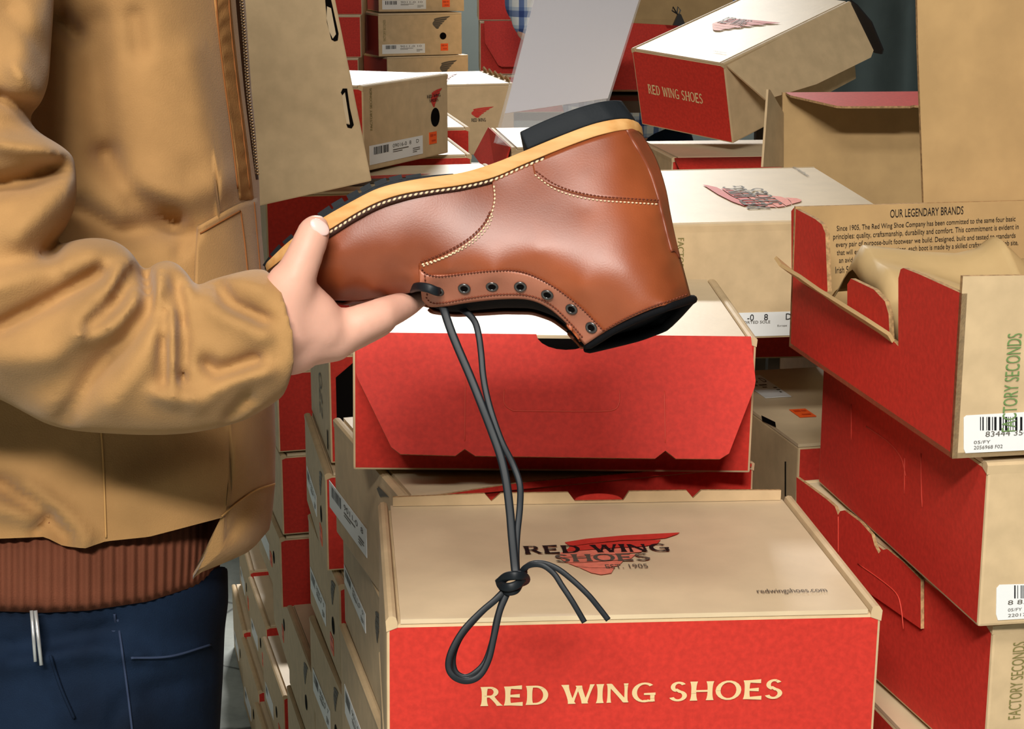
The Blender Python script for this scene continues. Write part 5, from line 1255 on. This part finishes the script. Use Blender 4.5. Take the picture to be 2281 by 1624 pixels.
def tube_px(T_, B_, dcs, rds, n, seg=96, fo=AF, far=.8):
    t, b_ = resample(T_, n), resample(B_, n); out = []
    dc_ = np.interp(np.linspace(0, 1, n), np.linspace(0, 1, len(dcs)), dcs); rd_ = np.interp(np.linspace(0, 1, n), np.linspace(0, 1, len(rds)), rds)
    for i in range(n):
        ring = []
        th_ = 2 * math.pi * np.arange(seg) / seg; ff = (1 - np.copysign(np.abs(np.cos(th_)) ** .9, np.cos(th_))) / 2
        xa = t[i, 0] + (b_[i, 0] - t[i, 0]) * ff; ya = t[i, 1] + (b_[i, 1] - t[i, 1]) * ff; fa = folds(xa, ya, fo)
        for j in range(seg):
            s_ = math.sin(th_[j]); x, y = xa[j], ya[j]
            if s_ >= 0:
                d = dc_[i] - rd_[i] * s_ ** .85 - float(fa[j]) * min(1, s_ * 2.5)
            else: d = dc_[i] + rd_[i] * far * (-s_) ** .85
            ring.append(P(x, y, d))
        out.append(ring)
    return rings_mesh(out)
fore = tube_px([(-260, 520), (-100, 500), (0, 520), (110, 565), (150, 540), (200, 530), (250, 535), (290, 560), (322, 604), (340, 590), (365, 580), (392, 585), (420, 612), (437, 637), (470, 623), (520, 609), (560, 600), (590, 600), (600, 606)],
               [(-260, 820), (-100, 850), (0, 890), (90, 938), (130, 952), (170, 960), (215, 964), (265, 967), (310, 969), (340, 969), (370, 969), (400, 967), (430, 964), (465, 958), (500, 950), (550, 934), (592, 910), (628, 885), (634, 878)],
               [1.15, 1.14, 1.135, 1.132, 1.132], [.06, .062, .060, .055, .047, .044], 150)
# bow the cuff end: the opening bulges toward the hand
cv, cf_ = fore; q = 96
for ii in range(110, 150):
    w_ = ((ii - 110) / 39) ** 2
    for j in range(q):
        th = 2 * math.pi * j / q; cv[ii * q + j] = cv[ii * q + j] + AXC * (.0105 * w_ * (1 - abs(math.cos(th)) ** 2.2) * (1 if math.sin(th) > 0 else .6))
upper = tube_px([(125, -380), (122, -150), (120, 0), (114, 100), (108, 180), (92, 228), (66, 262), (84, 292), (132, 322), (160, 345), (168, 370), (171, 420), (167, 460), (148, 505), (118, 550), (80, 620), (40, 700), (10, 760)],
                [(-330, -380), (-330, -150), (-330, 0), (-330, 100), (-330, 180), (-330, 230), (-330, 290), (-335, 330), (-340, 380), (-340, 440), (-335, 500), (-330, 560), (-320, 620), (-310, 680), (-290, 740), (-260, 790), (-220, 840), (-160, 880)],
                [1.19, 1.17, 1.15, 1.14, 1.14, 1.145], [.058, .058, .056, .055, .055, .05], 150)
sleeve = remeshed('sleeve', [(cv, cf_), upper, rcone(SH - Vector((0, 0, .03)), .066, V(-.01, -.02, 1.50), .075)], JCK, None, .0026, 9, .5); jadd(sleeve)
# ---- jeans
jxR = curve([(508, 1150), (508, 1300), (509, 1340), (501, 1400), (497, 1500), (490, 1624), (480, 1900)])
JF = [([(290, 1460), (380, 1462), (470, 1435)], .006, 9), ([(0, 1440), (120, 1430), (260, 1395)], -.006, 16), ([(20, 1480), (200, 1450), (270, 1455)], .006, 22), ([(270, 1560), (250, 1620)], -.006, 14), ([(330, 1540), (450, 1510)], -.005, 20), ([(110, 1460), (160, 1600)], .004, 22)]
R_ = []
for i in range(70):
    py = 1262 + 620 * i / 69; ring = []
    for j in range(120):
        th = 2 * math.pi * j / 120; ux = math.cos(th); px = JCX + (float(jxR(py)) - JCX) * ux; s_ = math.sin(th)
        rr = .128 * min(1, .86 + max(0, py - 1262) / 400) * (1 - .2 * max(0, (py - 1660) / 222))
        d = DC - rr * (abs(s_) ** .8) * (1 if s_ > 0 else -1)
        if s_ > 0: d -= float(folds(np.array([px]), np.array([py]), JF)[0])
        ring.append(P(px, py, d))
    R_.append(ring)
jp = [rings_mesh(R_)]
for sy in (-1, 1): jp += [rcone(V(-.01, sy * .08, .84), .105, V(.01, sy * .09, .5), .075), rcone(V(.01, sy * .09, .5), .075, V(-.02, sy * .09, .07), .062)]
jeans = remeshed('jeans', jp, DEN, person, .0045, 2, .5)
def jd(px, py, off=.0):
    u = min(.999, abs(px - JCX) / (float(jxR(py)) - JCX)); return P(px, py, DC - .128 * (1 - u * u) ** .4 - float(folds(np.array([px]), np.array([py]), JF)[0]) - off)
DENT = mat('denim_thread', (50, 60, 82), .8, .1)
def dseam(name, pts, m=DENT, r=.0009):
    b_ = MB(); b_.tube([jd(a, c, .001) for a, c in resample(pts, 30)], r, 6); o = b_.build(name, [m], None, True); o.parent = jeans; o.matrix_parent_inverse = Matrix.Identity(4)
dseam('side_seam', [(262, 1380), (272, 1450), (284, 1540), (296, 1640)]); dseam('belt_loop', [(255, 1368), (258, 1404), (242, 1405)], DENT, .0010); dseam('pocket_seam', [(292, 1466), (380, 1462), (470, 1436)]); dseam('pocket_seam', [(112, 1460), (135, 1530), (165, 1600)], DEN, .0012)
stp = MB()
for a, c, w_ in (((70, 1360), (79, 1474), .0013), ((79, 1360), (92, 1482), .0014)):
    stp.tube([P(a[0], a[1], 1.258), P((a[0] + c[0]) / 2, (a[1] + c[1]) / 2, 1.256), P(c[0], c[1], 1.255)], w_, 8)
so = stp.build('hanging_cord', [SILV], None, True); so.parent = jeans; so.matrix_parent_inverse = Matrix.Identity(4); tag(so, 'two thin silvery cord ends')
# shoes out of the frame
for sy in (-1, 1):
    s_ = remeshed('shoe', [rcone(V(-.04, sy * .09, .05), .05, V(.02, sy * .09, .055), .046), rcone(V(.0, sy * .09, .045), .045, V(.15, sy * .1, .036), .036)], mat('dark_shoe', (40, 32, 28), .5, .3), person, .006, 3)

# ---- far person in a plaid shirt, mostly behind the sign
PLAID = bpy.data.materials.new('blue_plaid'); PLAID.use_nodes = True
nt = PLAID.node_tree; bs0 = nt.nodes['Principled BSDF']; bs0.inputs['Roughness'].default_value = .85
tc = nt.nodes.new('ShaderNodeTexCoord'); sx = nt.nodes.new('ShaderNodeSeparateXYZ'); nt.links.new(tc.outputs['Object'], sx.inputs[0])
outs = []
for ax, fr in (('X', 26.0), ('Z', 22.0)):
    m1 = nt.nodes.new('ShaderNodeMath'); m1.operation = 'MULTIPLY'; m1.inputs[1].default_value = fr; nt.links.new(sx.outputs[ax], m1.inputs[0])
    m2 = nt.nodes.new('ShaderNodeMath'); m2.operation = 'FRACT'; nt.links.new(m1.outputs[0], m2.inputs[0])
    rr = nt.nodes.new('ShaderNodeValToRGB'); rr.color_ramp.interpolation = 'CONSTANT'
    e = rr.color_ramp.elements; e[0].position = 0; e[0].color = (1, 1, 1, 1); e[1].position = .45; e[1].color = (.16, .24, .5, 1)
    k = rr.color_ramp.elements.new(.8); k.color = (.62, .7, .85, 1); nt.links.new(m2.outputs[0], rr.inputs['Fac']); outs.append(rr)
mm = nt.nodes.new('ShaderNodeMixRGB'); mm.blend_type = 'MULTIPLY'; mm.inputs['Fac'].default_value = .9
nt.links.new(outs[0].outputs['Color'], mm.inputs['Color1']); nt.links.new(outs[1].outputs['Color'], mm.inputs['Color2']); nt.links.new(mm.outputs['Color'], bs0.inputs['Base Color'])
fpx, fpy = .30, 4.72
far_p = empty('person', Matrix.Translation((fpx, fpy, 0)), 'person in a blue and white plaid shirt, mostly hidden behind the white sign', 'person')
def Wv(x, y, z): return Vector((fpx + x, fpy + y, z))
fb = [ellip(Wv(0, 0, 1.25), (.15, .10, .3)), ellip(Wv(0, 0, .98), (.14, .1, .14)), rcone(Wv(0, 0, 1.5), .06, Wv(0, 0, 1.62), .05), ellip(Wv(0, -.02, 1.7), (.075, .09, .115)), rcone(Wv(0, -.1, 1.7), .01, Wv(0, -.125, 1.675), .013)]
for s_ in (-1, 1):
    hx = -.30 if s_ < 0 else .24
    fb += [rcone(Wv(0, 0, 1.47), .07, Wv(s_ * .18, 0, 1.45), .05), rcone(Wv(s_ * .18, 0, 1.45), .045, Wv(s_ * .25, 0, 1.28), .04), rcone(Wv(s_ * .25, 0, 1.28), .038, Wv(hx + .04, -.05, 1.26 if s_ < 0 else 1.05), .03),
           rcone(Wv(s_ * .08, 0, .95), .08, Wv(s_ * .09, 0, .5), .055), rcone(Wv(s_ * .09, 0, .5), .053, Wv(s_ * .09, .02, .08), .036), rcone(Wv(s_ * .09, .02, .04), .034, Wv(s_ * .1, -.12, .03), .028)]
remeshed('body', fb, SKIN, far_p, .008, 4)
tr = []
for s_ in (-1, 1): tr += [rcone(Wv(s_ * .075, 0, .95), .105, Wv(s_ * .09, 0, .5), .075), rcone(Wv(s_ * .09, 0, .5), .075, Wv(s_ * .09, .02, .07), .06)]
remeshed('trousers', tr, DEN, far_p, .01, 3)
sh_ = [ellip(Wv(0, 0, 1.22), (.19, .13, .36)), rcone(Wv(-.1, 0, 1.5), .075, Wv(.1, 0, 1.5), .075)]
for s_ in (-1, 1): sh_ += [rcone(Wv(s_ * .16, 0, 1.46), .075, Wv(s_ * .25, -.01, 1.33), .07)]
sh_ += [rcone(Wv(-.25, -.01, 1.36), .07, Wv(-.245, -.04, 1.29), .058), rcone(Wv(.25, 0, 1.33), .06, Wv(.27, -.03, 1.1), .05)]
remeshed('plaid_shirt', sh_, PLAID, far_p, .008, 3)
cv2 = []
for i in range(25):
    a = 2 * math.pi * i / 24; cv2.append(V(-.005 + .068 * math.cos(a), .072 * math.sin(a), 1.575 - .02 * math.cos(a)))
jadd(MB().tube(cv2, .022, 12).build('collar', [JCK2], None, True))
LAMPS = [(-.3, -2.3, 215, 'ceiling light row behind the viewer'), (-.4, -.6, 34, 'ceiling light over the viewer'), (-.1, 7.6, 350, 'ceiling light beyond the far stacks')]
EXPO = 0.58
SC.cycles.diffuse_bounces = 2
# ---------------------------------------------------------------- room
def concrete():
    m = bpy.data.materials.new('concrete_floor'); m.use_nodes = True; nt = m.node_tree; bs = nt.nodes['Principled BSDF']
    tc = nt.nodes.new('ShaderNodeTexCoord')
    n = nt.nodes.new('ShaderNodeTexNoise'); n.inputs['Scale'].default_value = 6; n.inputs['Detail'].default_value = 8; n.inputs['Roughness'].default_value = .65
    r = nt.nodes.new('ShaderNodeValToRGB'); r.color_ramp.elements[0].position = .3; r.color_ramp.elements[1].position = .72
    r.color_ramp.elements[0].color = lin((112, 120, 116)); r.color_ramp.elements[1].color = lin((176, 184, 178))
    nd = nt.nodes.new('ShaderNodeTexNoise'); nd.inputs['Scale'].default_value = 3; nd.inputs['Detail'].default_value = 5
    mx = nt.nodes.new('ShaderNodeMixRGB'); mx.inputs['Fac'].default_value = .12
    v = nt.nodes.new('ShaderNodeTexVoronoi'); v.feature = 'DISTANCE_TO_EDGE'; v.inputs['Scale'].default_value = 3.4
    cr = nt.nodes.new('ShaderNodeValToRGB'); cr.color_ramp.elements[0].position = .004; cr.color_ramp.elements[1].position = .018
    cr.color_ramp.elements[0].color = (.12, .13, .13, 1); cr.color_ramp.elements[1].color = (1, 1, 1, 1)
    mu = nt.nodes.new('ShaderNodeMixRGB'); mu.blend_type = 'MULTIPLY'; mu.inputs['Fac'].default_value = .9
    L = nt.links.new
    L(tc.outputs['Object'], n.inputs['Vector']); L(tc.outputs['Object'], nd.inputs['Vector'])
    L(tc.outputs['Object'], mx.inputs['Color1']); L(nd.outputs['Color'], mx.inputs['Color2']); L(mx.outputs['Color'], v.inputs['Vector'])
    L(n.outputs['Fac'], r.inputs['Fac']); L(v.outputs['Distance'], cr.inputs['Fac'])
    L(r.outputs['Color'], mu.inputs['Color1']); L(cr.outputs['Color'], mu.inputs['Color2']); L(mu.outputs['Color'], bs.inputs['Base Color'])
    bs.inputs['Roughness'].default_value = .5
    return m
def structure(name, lo, hi, m):
    o = MB().box(lo, hi).build(name, [m]); tag(o, kind='structure'); return o
WALLM = mat('painted_wall', (60, 64, 62), .8, .1, noise=.06, nscale=3)
structure('floor', (-5, -6, -.1), (5, 9, 0), concrete())
structure('ceiling', (-5, -6, 3.6), (5, 9, 3.7), mat('ceiling_paint', (90, 92, 88), .9, .1))
structure('wall_back', (-5, 9, 0), (5, 9.1, 3.6), WALLM)
structure('wall_front', (-5, -6.1, 0), (5, -6, 3.6), WALLM)
structure('wall_left', (-5.1, -6, 0), (-5, 9, 3.6), WALLM)
structure('wall_right', (5, -6, 0), (5.1, 9, 3.6), WALLM)
# tables that carry the piles
WOOD = mat('plywood', (84, 64, 44), .6, .3, noise=.2, nscale=8, stretch=(1, 12, 1))
def table(x0, x1, y0, y1, z, label, yaw=0.0, lx=None):  # display tables
    M = Matrix.Translation(((x0 + x1) / 2, (y0 + y1) / 2, 0)) @ Matrix.Rotation(yaw, 4, 'Z')
    t = empty('display_table', M, label, 'table')
    w, d = (x1 - x0) / 2, (y1 - y0) / 2
    MB().box((-w, -d, z - .025), (w, d, z)).build('tabletop', [WOOD], t)
    for sx in (-1, 1):
        for sy in (-1, 1):
            cx, cy = (sx * (w - .03) if lx is None or sx > 0 else lx - (x0 + x1) / 2), sy * (d - .03)
            MB().box((cx - .02, cy - .02, 0), (cx + .02, cy + .02, z - .025)).build('leg', [WOOD], t)
    return t
table(-.06, .60, 1.22, 1.43, .750, 'low table under the front box')
table(-.08, .16, 1.58, 1.80, .655, 'narrow table under the stack behind the front box')
table(.27, .72, 1.86, 2.45, .777, 'table under the box with the orange sticker on top')
table(-.42, .60, 2.90, 3.80, 1.028, 'table carrying the white-topped boxes in the middle of the pile', lx=.04)
table(.20, .62, 3.86, 4.25, 1.152, 'table under the open red box behind the tilted one')
table(-.75, .45, 5.12, 6.6, 1.008, 'table under the far stacks')
# lamps: fluorescent fittings on the ceiling
LAMPM = bpy.data.materials.new('lamp_diffuser'); LAMPM.use_nodes = True
bs = LAMPM.node_tree.nodes['Principled BSDF']; bs.inputs['Emission Color'].default_value = (1, .96, .88, 1); bs.inputs['Emission Strength'].default_value = 2.0
FIX = mat('lamp_housing', (220, 220, 216), .5, .3)
def lamp(x, y, power, lx=1.4, ly=.5, label=''):
    M = Matrix.Translation((x, y, 3.6))
    t = empty('ceiling_light', M, label, 'ceiling light')
    MB().box((-lx / 2, -ly / 2, -.07), (lx / 2, ly / 2, 0)).build('housing', [FIX], t)
    MB().box((-lx / 2 + .02, -ly / 2 + .02, -.085), (lx / 2 - .02, ly / 2 - .02, -.07)).build('diffuser', [LAMPM], t)
    ld = bpy.data.lights.new('tube', 'AREA'); ld.shape = 'RECTANGLE'; ld.size = lx; ld.size_y = ly; ld.energy = power; ld.color = (1.0, .97, .91)
    lo = bpy.data.objects.new('tube', ld); COL.objects.link(lo); lo.location = (x, y, 3.5)
    return t
for (x, y, p, lb) in LAMPS: lamp(x, y, p, label=lb)
w = bpy.data.worlds.new('world'); SC.world = w; w.use_nodes = True
w.node_tree.nodes['Background'].inputs['Color'].default_value = (.75, .85, 1, 1); w.node_tree.nodes['Background'].inputs['Strength'].default_value = .3
SC.view_settings.exposure = EXPO
